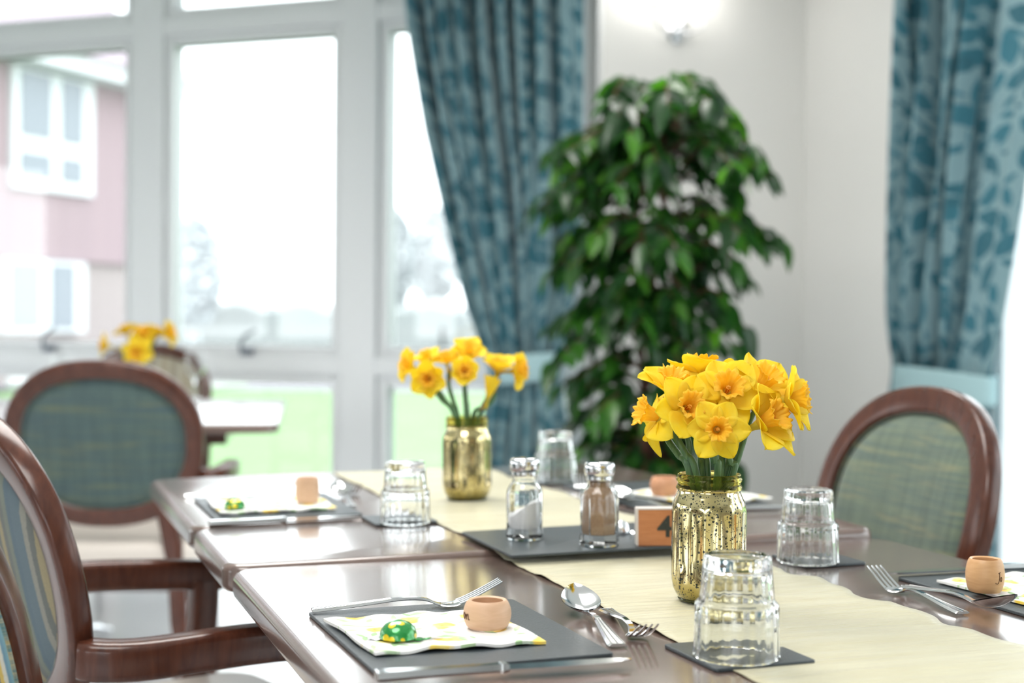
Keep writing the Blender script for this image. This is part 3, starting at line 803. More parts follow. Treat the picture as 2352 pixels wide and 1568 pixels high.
items1 = [
 (1646, 986, -.050, (-.02, -1, .10), .86, 'open', PI/6+.02, 'open daffodil facing the camera at front of the near bouquet', 1648),
 (1668, 902, -.020, (.02, -.9, .45), 1.08, 'open', .3, 'daffodil at top centre of the near bouquet facing forward and up', 1655),
 (1574, 940, -.030, (.25, -.9, .30), 1.0, 'half', .6, 'daffodil left of centre in the near bouquet, trumpet turned slightly right', 1600),
 (1748, 972, -.030, (.75, -.55, .45), 1.18, 'half', .2, 'daffodil low on the right of the near bouquet with a long drooping petal', 1690),
 (1806, 918, -.010, (.95, -.30, .15), 1.05, 'half', .5, 'daffodil at the far right of the near bouquet, facing right', 1694),
 (1745, 893, .005, (.45, -.45, .75), 1.12, 'half', .9, 'daffodil high on the right of the near bouquet tilted right and up', 1680),
 (1540, 898, .005, (.10, -.35, .90), 1.05, 'half', .5, 'upward facing daffodil at top left of the near bouquet', 1585),
 (1512, 957, -.005, (-.85, -.25, .30), 1.05, 'back', .1, 'daffodil turned left with brown sheath at left edge of the near bouquet', 1583),
 (1612, 868, .030, (.05, .1, 1), 1.1, 'half', .2, 'daffodil turned away at the top of the near bouquet, left of the peak', 1625),
 (1610, 905, .018, (.0, -.7, .55), .9, 'half', .8, 'small trumpet daffodil tucked behind centre left of the near bouquet', 1612),
 (1710, 920, .028, (.35, .2, .8), .9, 'half', .4, 'half hidden daffodil between the centre and right blooms of the near bouquet', 1668),
]
bouquet(J1M, items1, None, YJ, group='daffodils in the near gold jar')
YJ2 = J2M.translation.y
items2 = [
 (945, 842, 0, (-.8, -.4, .35), .82, 'half', .3, 'leftmost daffodil of the far gold jar, facing left'),
 (985, 868, -.03, (-.1, -1, -.1), .86, 'half', .1, 'daffodil facing the camera low on the left of the far gold jar'),
 (983, 826, .01, (-.3, -.3, .8), .72, 'half', .7, 'daffodil behind the two left blooms of the far gold jar'),
 (1026, 832, 0, (-.1, -.4, .85), .76, 'half', .2, 'upright daffodil left of the tallest one in the far gold jar'),
 (1076, 812, .01, (.2, -.5, .75), .88, 'half', .5, 'tallest daffodil at top centre of the far gold jar'),
 (1067, 855, -.02, (.05, -.9, .25), .72, 'swept', .9, 'daffodil below the tallest one in the far gold jar'),
 (1143, 850, 0, (.15, -.3, 1), .90, 'swept', .4, 'upright half-closed daffodil right of the gap in the far gold jar'),
 (1180, 852, .01, (.9, -.3, .1), .95, 'half', .6, 'rightmost daffodil of the far gold jar, facing right with drooping petals'),
]
bouquet(J2M, items2, None, YJ2, group='daffodils in the far gold jar')
rb_ = thing('daffodil', 'narrow daffodil bud low on the right of the far gold jar', 'flower', J2M, 'daffodils in the far gold jar')
flower(rb_, J2M.inverted() @ at(1122, 910, YJ2-.01), (.25, -.1, 1), .8, 77, 'bud', .1, [(.014, 0, .129), (-.008, 0, .02)])

# ------------------------------------------------------------------ salt, pepper, number block, sweet
HM = .0052+PT   # height of the centre mat surface above table plane B
def facet_lathe(prof, inner, nf, mat_, name, parent, sub=8, amp=1.0, square=False):
    n = nf*sub; b = MB(); vs_ = []; fs = []
    pr = [(r, z, 1) for r, z in prof]+[(r, z, 1 if amp == 1.0 else 0) for r, z in inner]
    def rad(a, r, k, z):
        if not k: return r
        # polygon radius
        ph = (a % (2*PI/nf))-PI/nf
        poly = r*math.cos(PI/nf)/math.cos(ph)
        t = amp if z < .066 else 0
        return r+(poly-r)*t
    for (r, z, k_) in pr:
        for k in range(n):
            a = 2*PI*k/n; rr = rad(a, r, k_, z); vs_.append((rr*math.cos(a), rr*math.sin(a), z))
    for i in range(len(pr)-1):
        for k in range(n):
            k2 = (k+1) % n; fs.append((i*n+k, i*n+k2, (i+1)*n+k2, (i+1)*n+k))
    fs.append(tuple(range(n))[::-1]); fs.append(tuple((len(pr)-1)*n+k for k in range(n)))
    b.add(vs_, fs); return b.build(name, mat_, parent, angle=30)
def cap_(parent, z0):
    b = MB(); b.lathe([(.0150, z0), (.0165, z0+.0005), (.0168, z0+.002), (.0166, z0+.0035), (.0166, z0+.0055), (.0178, z0+.0065), (.0186, z0+.010), (.0190, z0+.015), (.0186, z0+.019), (.0168, z0+.0215), (.012, z0+.0228), (.0005, z0+.0232)], 48)
    return b.build('metal_cap', M_CHROME, parent)
def shaker(name, label, M, nf, amp, content, cmat, body_r):
    root = thing(name, label, 'shaker', M)
    R = body_r
    prof = [(R*.92, 0), (R*1.02, .002), (R*1.03, .012), (R*.98, .016), (R, .022), (R*1.0, .056), (R*.97, .062), (R*.80, .068), (.0158, .072), (.0150, .075), (.0150, .0815)]
    inner = [(.0132, .0815), (.0132, .072), (R*.72, .067), (R*.86, .060), (R*.88, .022), (R*.84, .014), (.0005, .012)]
    facet_lathe(prof, inner, nf, M_GLASS, 'glass_body', root, amp=amp)
    r = R*.868; b = MB(); n = 40
    if content == 'salt':
        prof = [(.0005, .0123), (r*.96, .0143), (r, .022), (r, .032), (r, .040), (r*.6, .0405), (.0005, .040)]
        b.lathe(prof, n, zf=lambda a, z, rr: (.011*math.cos(a+.2)*(rr/r) if z > .03 else 0)+(.002*math.sin(3*a)*(rr/r) if z > .035 else 0), cap=False)
    else:
        facet_lathe([(.0005, .0123), (r*.95, .0143), (r, .022), (r*.985, .059), (r*.83, .0655), (.0125, .0712), (.0125, .0775), (.0005, .078)], [], 8, cmat, 'pepper', root, amp=1.0)
    if content == 'salt': b.build('salt', cmat, root)
    cap_(root, .0795); return root
s_ = onT(MB_, 1205, 1236, HM); shaker('salt_shaker', 'glass salt shaker with white salt and chrome lid', TL(MB_, s_[0], s_[1], HM, math.radians(-10)), 10, .35, 'salt', mat('table salt', (.86, .86, .87), .9), .0232)
def pep():
    m = mat('ground pepper', (.36, .22, .12), .95); f = noise(m, coords(m), 900, 2); L(m, ramp(m, f, [(.3, (.27, .16, .085)), (.7, (.42, .27, .16))]), BS(m).inputs['Base Color']); return m
s_ = onT(MB_, 1377, 1251, HM); shaker('pepper_shaker', 'octagonal glass pepper shaker full of brown pepper with chrome lid', TL(MB_, s_[0], s_[1], HM, math.radians(-9)), 8, 1.0, 'pepper', pep(), .0242)

s_ = onT(MB_, 1531, 1253, HM)
nb = thing('table_number_block', 'wooden table number block reading 4, behind the front gold jar', 'table sign', TL(MB_, s_[0], s_[1]+.009, HM, math.radians(-18)))
M_BLK = wood('orange brown block wood', (.40, .145, .050), (.50, .20, .075), .4, (12, 12, 60), .1, 3)
b = MB()
wb, hb = .0335, .0445
b.add([(-wb+.0015, -.009, 0), (wb-.0015, -.009, 0), (wb-.0015, .009, 0), (-wb+.0015, .009, 0), (-wb, -.0085, hb), (wb, -.0085, hb), (wb, .0085, hb), (-wb, .0085, hb)], [(0, 3, 2, 1), (4, 5, 6, 7), (0, 1, 5, 4), (1, 2, 6, 5), (2, 3, 7, 6), (3, 0, 4, 7)])
b.build('block', M_BLK, nb, bevel=.0006)
b = MB(); b.box((-wb-.0008, -.0095, -0.0005+.001), (-wb+.0016, .0095, hb)); b.box((-wb, -.0095, hb-.0002), (wb, .0095, hb+.0014)); b.build('pale_edging', mat('pale edging', (.62, .58, .55), .5), nb)
cu = bpy.data.curves.new('numeral', 'FONT'); cu.body = '4'; cu.size = .036; cu.extrude = .0004; cu.align_x = 'CENTER'; cu.offset = .0006
tmp = bpy.data.objects.new('numeral_tmp', cu); COL.objects.link(tmp); bpy.context.view_layer.update()
me = bpy.data.meshes.new_from_object(tmp.evaluated_get(bpy.context.evaluated_depsgraph_get())); bpy.data.objects.remove(tmp)
me.materials.clear(); me.materials.append(mat('black numeral paint', (.02, .025, .02), .5))
o = bpy.data.objects.new('numeral', me); COL.objects.link(o); o.parent = nb; o.matrix_basis = Matrix.Translation((.0005, -.0093, .0115)) @ Matrix.Rotation(PI/2, 4, 'X')

s_ = onT(MB_, 1428, 1226, HM)
b = MB(); b.lathe([(.0005, 0), (.010, 0), (.0112, .002), (.0105, .007), (.008, .0125), (.0045, .0165), (.0005, .018)], 24, rf=lambda a, z, r: r*.05*math.sin(7*a+z*500), cap=False)
b.grid(lambda u, v: (.006+.014*u, (v-.5)*.014*(1-u*.3), .001+.0015*math.sin(u*9+v*5)), 6, 4)
tag(b.build('wrapped_sweet', mat('silver foil', (.86, .89, .92), .18, .9), world=TL(MB_, s_[0], s_[1], HM, .2)), 'small silver foil wrapped sweet behind the pepper shaker', 'sweet')

# ------------------------------------------------------------------ napkins, rings, ladybirds
def napkin_mat():
    m = mat('floral paper napkin', (.80, .80, .77), .85)
    v = coords(m, 'Object')
    base = (.82, .82, .80)
    lf, cv = leafmask(m, v, 48, .46, .17, .95, thr=.6)
    lf2, cv2 = leafmask(m, v, 27, .5, .12, .9, (3.3, 1.7, 0))
    # lemon-yellow blossoms: lobed blobs
    mp = N(m, 'ShaderNodeMapping'); mp.inputs['Scale'].default_value = (21, 21, 21); mp.inputs['Location'].default_value = (.33, .1, 0); L(m, v, mp.inputs[0])
    vo = N(m, 'ShaderNodeTexVoronoi', voronoi_dimensions='2D'); vo.inputs['Scale'].default_value = 1; vo.inputs['Randomness'].default_value = .7; L(m, mp.outputs[0], vo.inputs['Vector'])
    nz = noise(m, coords(m, 'Object', (60, 60, 60)), 1, 2)
    dd = mth(m, 'ADD', vo.outputs['Distance'], mth(m, 'MULTIPLY', mth(m, 'SUBTRACT', nz, .5), .5))
    fl = mth(m, 'MULTIPLY', mth(m, 'SUBTRACT', .27, dd), 12, clamp=True)
    ce = mth(m, 'MULTIPLY', mth(m, 'SUBTRACT', .07, dd), 20, clamp=True)
    gcol = ramp(m, cv, [(0, (.30, .50, .24)), (1, (.55, .70, .42))])
    c = mix(m, mth(m, 'MULTIPLY', lf2, .8), base, gcol)
    c = mix(m, mth(m, 'MULTIPLY', lf, .8), c, gcol)
    ycol = ramp(m, nz, [(.3, (.90, .62, .08)), (.7, (.93, .80, .30))])
    c = mix(m, fl, c, ycol); c = mix(m, ce, c, (.62, .36, .08)); c = mix(m, mth(m, 'MULTIPLY', lf, .75), c, gcol)
    L(m, c, BS(m).inputs['Base Color']); return m
M_NAP = napkin_mat()
def napkin(label, M, du, dv, h, seed, skew=0):
    rnd = random.Random(seed); p1, p2 = rnd.uniform(0, 6), rnd.uniform(0, 6); b = MB()
    def top(u, v):
        e = .0011*math.sin(v*9+p2)*(1 if u > .5 else -1)*abs(2*u-1)**3
        e2 = .0016*math.sin(u*11+p1)*abs(2*v-1)**3*(1 if v > .5 else -1)
        edge = max(abs(2*u-1), abs(2*v-1))
        return (du*(u-.5)+e+skew*(v-.5), dv*(v-.5)+e2, .0038+.0010*math.sin(u*8+p1)*math.sin(v*5+p2)+ (.0020*math.sin(u*12+p1)**2)*max(0, edge-.7)/.3)
    nu, nv = 26, 22
    b.grid(top, nu, nv)
    def bot(u, v):
        x, y, z = top(u, v); return (x, y, max(.0002, z-.0026-.0012*math.cos((u-.5)*PI)*math.cos((v-.5)*PI)))
    b.grid(lambda u, v: bot(1-u, v), nu, nv)
    def wall(k, fa):
        def fn(i, j):
            p = top(*fa(i)); q = bot(*fa(i)); return Vector(p).lerp(Vector(q), j)
        b.grid(fn, k, 1)
    wall(nu, lambda i: (1-i, 0)); wall(nu, lambda i: (i, 1)); wall(nv, lambda i: (0, i)); wall(nv, lambda i: (1, 1-i))
    o = b.build('napkin', M_NAP, world=M, angle=70); return tag(o, label, 'napkin')
dbg('napA', MA, [(762, 1427), (837, 1511), (1242, 1479), (1130, 1412)])
n0 = onT(MA, 764, 1427, .005); n1 = onT(MA, 839, 1507, .005); n2 = onT(MA, 1240, 1479, .005)
cu_, cv_ = (n0[0]+n2[0])/2, (n0[1]+n2[1])/2
yawA = math.atan2(n2[1]-n1[1], n2[0]-n1[0])
NAW = math.hypot(n2[0]-n1[0], n2[1]-n1[1]); NAH = math.hypot(n0[0]-n1[0], n0[1]-n1[1])
print('NAP', NAW, NAH, yawA)
HT = .0003+PT
napkin('white napkin with yellow blossom print on the near left placemat', TL(MA, cu_, cv_, HT, yawA), NAW, NAH, 0, 1, -.012)
m0 = onT(MA, 2138, 1335, .005); 
napkin('white napkin with yellow blossom print on the right-edge placemat', TL(MA, m0[0]+.085, m0[1]-.085, HT, math.radians(4)), .155, .165, 0, 2)
m0 = onT(MB_, 453, 1153, .005); m1 = onT(MB_, 495, 1184, .005)
napkin('pale patterned napkin under the green chocolate on the far left placemat', TL(MB_, m0[0]+.098, m0[1]-.078, HT, math.radians(0)), .17, .155, 0, 3)
m0 = onT(MB_, 1600, 1140, .005)
napkin('pale napkin on the far right placemat behind the front gold jar', TL(MB_, m0[0], m0[1], HT, math.radians(8)), .16, .18, 0, 4)

M_RING = wood('pale beech', (.58, .36, .22), (.68, .44, .29), .5, (14, 14, 90), .05, 3)
M_RING2 = wood('honey beech', (.56, .31, .14), (.66, .39, .19), .45, (14, 14, 90), .1, 3)
M_RING3 = wood('reddish beech', (.55, .26, .13), (.64, .33, .19), .5, (14, 14, 90), .05, 3)
M_INK = mat('burnt brown lettering', (.10, .04, .015), .7)
def ring(label, M, rb, rm, h, m, strokes=None, ang0=0, tw=.0005):
    root = thing('napkin_ring', label, 'napkin ring', M)
    def rr(z): t = 2*z/h-1; return rb+(rm-rb)*(1-t*t)
    prof = [(rb*.80, .0006)] + [(rr(h*k/14)-(.0008 if k in (0, 14) else 0), h*k/14) for k in range(15)] + [(rb*.86, h-.0003), (rb*.80, h-.0012), (rm*.80, h*.5), (rb*.80, .0006)]
    b = MB(); b.lathe(prof, 64, cap=False); b.build('wooden_ring', m, root)
    if strokes:
        b = MB()
        for st in strokes:
            pts = []
            for (x, z) in bez([(p[0], p[1], 0) for p in st], 24) and [(q.x, q.y) for q in bez([(p[0], p[1], 0) for p in st], 24)]:
                a = ang0+x/rm; r = rr(z)+.0001; pts.append((r*math.cos(a), r*math.sin(a), z))
            b.tube(pts, tw, 6)
        b.build('burnt_lettering', M_INK, root)
    return root
# "…on": letters along arc length, x grows to the right as seen from outside
ON = [[(.0, .0085), (-.0018, .0105), (-.0010, .0135), (.0008, .0130), (.0012, .0100), (0, .0085)], [(.0012, .0105), (.0024, .0125), (.0030, .0128)],
      [(.0030, .0130), (.0034, .0085)], [(.0034, .0100), (.0048, .0132), (.0058, .0120), (.0060, .0088), (.0072, .0092)]]
q_ = onT(MA, 1119, 1440, .009); 
inv3 = MA.to_3x3().inverted()
def cam_angle(M, Mt):
    d = Mt.to_3x3().inverted() @ (CO - M.translation); return math.atan2(d.y, d.x)
RM = TL(MA, q_[0], q_[1], HT+.0052, 0); ca = cam_angle(RM, MA)
ring('pale beech napkin ring marked on, beside the ladybird chocolate', RM, .0178, .0219, .0255, M_RING, [[(x*1.15, z*1.1) for x, z in st] for st in ON], ca-1.2, .0005)
q_ = onT(MA, 2262, 1357, .009); RM = TL(MA, q_[0], q_[1], HT+.0052, 0); ca = cam_angle(RM, MA)
JO = [[(.0018, .0225), (.0016, .0150), (.0002, .0110), (-.0022, .0112), (-.0030, .0118)], [(.0004, .0215), (.0034, .0225)], [(.0040, .0130), (.0030, .0150), (.0040, .0175), (.0052, .0160), (.0048, .0132), (.0040, .0130)]]
ring('honey beech barrel napkin ring marked Jo at the right edge', RM, .0165, .0198, .0345, M_RING2, JO, ca+.72, .0004)
q_ = onT(MB_, 706, 1153, .009); ring('small beech barrel napkin ring on the far left napkin', TL(MB_, q_[0], q_[1], HT+.005, 0), .0160, .0182, .038, M_RING, None)
q_ = onT(MB_, 1526, 1136, .009); ring('reddish beech napkin ring left of the front gold jar rim', TL(MB_, q_[0], q_[1], HT+.005, 0), .0185, .0225, .0285, M_RING3, None)

def ladybird_mat():
    m = mat('green foil with yellow spots', (.02, .30, .06), .22, .35)
    BS(m).inputs['Coat Weight'].default_value = .8
    v = coords(m, 'Object'); vo = N(m, 'ShaderNodeTexVoronoi'); vo.inputs['Scale'].default_value = 88; vo.inputs['Randomness'].default_value = .55; L(m, v, vo.inputs['Vector'])
    k = mth(m, 'MULTIPLY', mth(m, 'SUBTRACT', .36, vo.outputs['Distance']), 25, clamp=True)
    L(m, mix(m, k, (.015, .27, .05), (.88, .66, .02)), BS(m).inputs['Base Color'])
    f = noise(m, v, 240, 3); bump(m, f, .5, .0012); return m
M_LB = ladybird_mat()
def ladybird(label, M):
    root = thing('foil_chocolate', label, 'chocolate', M)
    b = MB(); R = .0165
    b.lathe([(.0005, .0004), (R*.98, .0005), (R*1.03, .0012), (R, .003)] + [(R*math.cos(a), .003+.0135*math.sin(a)) for a in [.15*k for k in range(1, 10)]] + [(.0005, .0168)], 40, rf=lambda a, z, r: .0003*math.sin(9*a+z*900) if r > .004 else 0, cap=False)
    b.build('foil_shell', M_LB, root)
    b = MB()
    b.grid(lambda u, v: (.013+.026*u, (v-.5)*.018*(1-.5*u), .0012+.004*u+.0009*math.sin(u*10+v*4)), 10, 5)
    mw = mat('pearly foil wings', (.80, .80, .84), .25, .3); b.build('foil_wing', mw, root, solid=.0003)
    b = MB(); b.grid(lambda u, v: (-.014-.013*u, (v-.5)*.014*(1-.3*u), .0010+.0008*math.sin(u*10+v*6)), 6, 5)
    b.build('foil_wing', mw, root, solid=.0003)
    b = MB()
    b.lathe([(.0005, .0003), (.0042, .0003), (.0045, .0016), (.0005, .0022)], 18, Matrix.Translation((.016, -.009, 0)), cap=False)
    b.tube(bez([(.019, -.011, .001), (.024, -.013, .002), (.027, -.010, .002)], 6), .0008, 6); b.build('foil_head', M_LB, root)
    return root
q_ = onT(MA, 915, 1462, .010); ladybird('green yellow-spotted ladybird foil chocolate on the near napkin', TL(MA, q_[0], q_[1], HT+.0048, math.radians(-8)))
q_ = onT(MB_, 539, 1165, .010); lb2 = ladybird('green yellow-spotted foil chocolate on the far left napkin', TL(MB_, q_[0], q_[1], HT+.005, math.radians(150)))
lb2.scale = (.92, .92, .92)

# ------------------------------------------------------------------ cutlery
def strip(b, rows):
    """rows: (x, z, halfwidth, thickness, yc)"""
    pts = []; vs_ = []; fs = []
    for (x, z, hw, t, yc) in rows:
        vs_ += [(x, yc-hw, z-t*.15), (x, yc-hw*.75, z+t*.5), (x, yc+hw*.75, z+t*.5), (x, yc+hw, z-t*.15), (x, yc+hw*.7, z-t*.5), (x, yc-hw*.7, z-t*.5)]
    n = 6
    for i in range(len(rows)-1):
        for k in range(n):
            k2 = (k+1) % n; fs.append((i*n+k, i*n+k2, (i+1)*n+k2, (i+1)*n+k))
    fs.append(tuple(range(n))[::-1]); fs.append(tuple((len(rows)-1)*n+k for k in range(n)))
    b.add(vs_, fs)
def interp_rows(tab, n):
    out = []
    x0, x1 = tab[0][0], tab[-1][0]
    P = bez([(a[0], a[1], a[2]) for a in tab], n); T = bez([(a[3], 0, 0) for a in tab], n)
    for p, t in zip(P, T): out.append((p.x, p.y, p.z, t.x, 0))
    return out
HANDLE = [(0, .0022, .0088, .0026), (.004, .0022, .0095, .0028), (.03, .0040, .0078, .0028), (.06, .0068, .0055, .0028), (.09, .0095, .0036, .0030)]
def handle_ridges(b, rows):
    for yk in (-.62, 0, .62):
        b.tube([(r[0], r[2]*yk if False else r[2]*yk, r[1]+r[3]*.5) for r in rows], .0005, 5)
def fork_mesh():
    b = MB()
    rows = interp_rows(HANDLE+[(.112, .0085, .0032, .0030), (.124, .0040, .0050, .0022), (.132, .0022, .0098, .0018), (.142, .0025, .0118, .0016), (.148, .0045, .0120, .0015)], 40)
    strip(b, rows); handle_ridges(b, [r for r in rows if r[0] < .085])
    for k in range(4):
        y = (k-1.5)*.0066
        rr = []
        for i in range(9):
            t = i/8; rr.append((.147+.044*t, .0042+.0205*t**1.15, .0019*(1-.45*t), .0015, y*(1-.06*t)))
        strip(b, rr)
    return b
def spoon_mesh():
    b = MB()
    rows = interp_rows(HANDLE+[(.112, .0085, .0030, .0032), (.128, .0060, .0032, .0032), (.140, .0058, .0050, .0018)], 36)
    strip(b, rows); handle_ridges(b, [r for r in rows if r[0] < .085])
    Lb, Wb, Db = .062, .0205, .0085
    def shape(s, t, off):
        # s across -1..1, t along 0..1
        tt = t; wd = Wb*(math.sin(PI*min(1, tt**.85))**.62) if 0 < tt < 1 else .0004
        wd = max(wd, .0004)
        x = .134+Lb*t; y = s*wd
        prof = (1-(2*t-1)**2); z = .0080+.0045*t+.012*t**1.4 - Db*(1-s*s)*max(0, prof)**.7 + off
        return (x, y, z)
    b.grid(lambda i, j: shape(2*i-1, j, .0007), 14, 20); b.grid(lambda i, j: shape(1-2*i, j, -.0004), 14, 20)
    return b
def knife_mesh():
    b = MB()
    strip(b, interp_rows([(0, .0040, .0080, .006), (.003, .0040, .0086, .0075), (.03, .0040, .0072, .0070), (.07, .0040, .0056, .0064), (.098, .0040, .0050, .0070), (.103, .0040, .0060, .0082), (.108, .0040, .0060, .0060)], 30))
    n = 20; vs_ = []; fs = []
    for i in range(n+1):
        t = i/n; x = .107+.108*t; top_ = .0072*(1-.15*t)*(1-max(0, (t-.8)/.2)**2.2*.85); bo = -.0072*(1+.25*math.sin(t*PI))*(1-max(0, (t-.75)/.25)**2*.98)
        vs_ += [(x, top_, .0046), (x, bo, .0040), (x, top_, .0026)]
    for i in range(n):
        for k in range(3):
            k2 = (k+1) % 3; fs.append((i*3+k, i*3+k2, i*3+3+k2, i*3+3+k))
    fs.append((2, 1, 0)); fs.append((n*3, n*3+1, n*3+2)); b.add(vs_, fs); return b
PROTO = {}
def cutlery(kind, label, M, p0, p1, h=.0, h1=None, roll=0, sc=1.0, hh=None):
    """p0: handle end px on the table, p1: px toward which the piece points (on the table)"""
    a = onT(M, *p0, h); c = onT(M, *p1, h); yaw = math.atan2(c[1]-a[1], c[0]-a[0])
    MM = TL(M, a[0], a[1], h, yaw) @ Matrix.Rotation(-(h1 or 0), 4, 'Y') @ Matrix.Rotation(roll, 4, 'X') @ Matrix.Scale(sc, 4)
    nm = {'fork': 'fork', 'spoon': 'dessert_spoon', 'knife': 'table_knife', 'dfork': 'dessert_fork'}[kind]
    if kind not in PROTO:
        b = {'fork': fork_mesh, 'dfork': fork_mesh, 'spoon': spoon_mesh, 'knife': knife_mesh}[kind]()
        o = b.build(nm, M_STEEL, world=MM, angle=35); PROTO[kind] = o
    else:
        o = PROTO[kind].copy(); COL.objects.link(o); o.matrix_world = MM
    print(kind, 'len', round(math.hypot(c[0]-a[0], c[1]-a[1]), 3), 'yaw', round(math.degrees(yaw), 1))
    return tag(o, label, {'fork': 'fork', 'spoon': 'spoon', 'knife': 'knife', 'dfork': 'fork'}[kind])
cutlery('fork', 'steel fork lying along the far edge of the near left placemat', MA, (716, 1405), (1032, 1392), .0045, 0, sc=.98)
cutlery('spoon', 'steel dessert spoon, bowl away, between near left placemat and runner', MA, (1420, 1487), (1325, 1398), .0008, 0, sc=.94)
cutlery('dfork', 'small steel fork with tines towards the camera, beside the nearest coaster', MA, (1392, 1403), (1468, 1470), .0014, 0, sc=.86)
cutlery('knife', 'steel knife lying along the near edge of the near left placemat', MA, (864, 1563), (1447, 1524), .0040, 0, sc=1.0)
cutlery('dfork', 'small steel fork with raised tines left of the right-edge placemat', MA, (2212, 1411), (2050, 1357), .0010, 0, sc=.86)
cutlery('spoon', 'dark reflecting dessert spoon crossing the fork by the right-edge placemat', MA, (2080, 1350), (2240, 1400), .0040, .02, sc=.92)
cutlery('knife', 'steel knife along the far edge of the right-edge placemat', MA, (2420, 1303), (1990, 1326), .0040, 0, sc=1.05)
cutlery('fork', 'steel fork behind the far left placemat with its tines behind the ring', MB_, (424, 1140), (618, 1134), .0010, 0)
cutlery('spoon', 'steel dessert spoon right of the far left placemat', MB_, (808, 1166), (773, 1128), .0008, 0, sc=.9)
cutlery('dfork', 'small steel fork with tines towards the camera beside the far left coaster', MB_, (775, 1115), (835, 1150), .0014, 0, sc=.86)
cutlery('knife', 'steel knife along the near edge of the far left placemat', MB_, (480, 1208), (805, 1191), .0006, 0, sc=1.0)
cutlery('dfork', 'small steel fork between the farthest tumbler and the pepper shaker', MB_, (1345, 1146), (1322, 1096), .0010, 0, sc=.86)
cutlery('spoon', 'dark reflecting dessert spoon behind the number block', MB_, (1560, 1176), (1440, 1152), .0050, 0, sc=.95)
cutlery('knife', 'steel knife along the near edge of the far right placemat', MB_, (1800, 1170), (1560, 1176), .0040, 0, sc=1.0)

# ================================================================== CHAIRS
def make_chair(label, M, m_front, m_back, group=None, yaw_cloth=None, piping=None):
    root = thing('dining_armchair', label, 'chair', M, group)
    cz = .730; A_, B_ = .242, .212; rec = math.radians(13); yb = -.235
    def bp(x, z, d=0):   # point on the curved reclined back: x lateral, z relative to centre, d depth (towards back)
        curve = .030*(x/A_)**2
        y = yb + curve - math.sin(rec)*z - d*math.cos(rec); return Vector((x, y, cz + z*math.cos(rec) - d*math.sin(rec)))
    # superellipse outline, slightly egg shaped
    def ov(t, a, b_):
        c, s_ = math.cos(t), math.sin(t); e = .86
        x = a*math.copysign(abs(c)**e, c); z = b_*math.copysign(abs(s_)**e, s_); return x*(1+.03*z/b_), z
    n = 72
    b = MB(); pts = []; ups = []
    for k in range(n):
        t = 2*PI*k/n; x, z = ov(t, A_-.023, B_-.023); pts.append(bp(x, z)); 
    nrm = Vector((0, -math.cos(rec), -math.sin(rec)))
    b.tube(pts, (.023, .0155), sq=SQ, closed=True, up=lambda i: nrm)
    # tube's 'a' axis = up x t (in plane), 'b' ~ normal
    b.build('back_frame', M_FRAME, root, angle=50)
    for nm, side, mt in (('back_cushion_front', -1, m_front), ('back_cushion_rear', 1, m_back)):
        b = MB(); a2, b2 = A_-.044, B_-.044
        R_ = 10; vs_ = [bp(0, 0, side*(.026 if side < 0 else .014))]; fs = []
        for i in range(1, R_+1):
            rr = i/R_
            for k in range(48):
                x, z = ov(2*PI*k/48, a2*rr, b2*rr); d = side*((.026 if side < 0 else .014)*(1-rr**4)**.5 if rr < 1 else -.0)
                vs_.append(bp(x, z, d))
        for k in range(48): fs.append((0, 1+k, 1+(k+1) % 48))
        for i in range(R_-1):
            for k in range(48):
                k2 = (k+1) % 48; fs.append((1+i*48+k, 1+(i+1)*48+k, 1+(i+1)*48+k2, 1+i*48+k2))
        b.add(vs_, fs); cush = b.build(nm, mt, root, angle=80)
        b = MB(); b.tube([bp(*ov(2*PI*k/48, a2, b2), side*.006) for k in range(48)], .0045 if piping else .0035, 8, closed=True)
        b.build('piping', (piping or mt), cush)
    # seat
    b = MB()
    ol = rrect(-.235, -.20, .235, .245, .07, 6)
    b.plate(ol, .405, .485, r=.03); b.build('seat_cushion', M_CREAM, root, angle=60)
    b = MB(); b.plate(rrect(-.228, -.195, .228, .238, .06, 5), .36, .41, r=.006); b.build('seat_rail', M_FRAME, root)
    for sx in (-1, 1):
        b = MB(); b.tube([(sx*.195, .205, .40), (sx*.198, .208, .2), (sx*.200, .212, 0)], [.021, .018, .013], sq=SQ); b.build('front_leg', M_FRAME, root)
        lo = bp(sx*.145, -.165); 
        b = MB(); b.tube(bez([lo, (sx*.165, yb+.045, .47), (sx*.175, -.185, .36), (sx*.185, -.20, .2), (sx*.195, -.245, 0)], 16), [(.024, .019)]*5+[(.021, .019)]*6+[(.017, .016)]*6, sq=SQ); b.build('rear_leg', M_FRAME, root)
        st = bp(sx*(A_-.012), -.088)
        b = MB(); pth = bez([st+Vector((0, -.012, 0)), (sx*.262, yb+.09, .642), (sx*.275, yb+.22, .645), (sx*.262, yb+.37, .636), (sx*.250, yb+.44, .630)], 20)
        b.tube(pth, [(.017, .022)]+[(.021, .023)]*19+[(.022, .021)], sq=SQ, up=lambda i: (0, 0, 1)); b.build('armrest', M_FRAME, root, angle=50)
        b = MB(); b.tube(bez([(sx*.250, yb+.41, .625), (sx*.245, yb+.40, .53), (sx*.230, .115, .38)], 10), [(.018, .021)]*11, sq=SQ); b.build('arm_post', M_FRAME, root)
    return root
def chairM(bx, by, deg):
    a = math.radians(deg); f = Vector((math.cos(a), math.sin(a), 0))
    p = Vector((bx, by, 0)) + f*.235
    return Matrix.Translation(p) @ Matrix.Rotation(a-PI/2, 4, 'Z')
make_chair('armchair with blue and yellow striped back at the left side of the tables', chairM(-.660, 1.795, 37), M_PLAID, M_STRIPE)
M_PIPE = plaid('rope piping', (.10, .22, .24), (.45, .42, .30), (.60, .40, .08), 3)
make_chair('nearest armchair, only its back edge showing in the bottom left corner', chairM(-.436, 1.03, 6), M_STRIPEB, M_STRIPEB, None, None, M_PIPE)
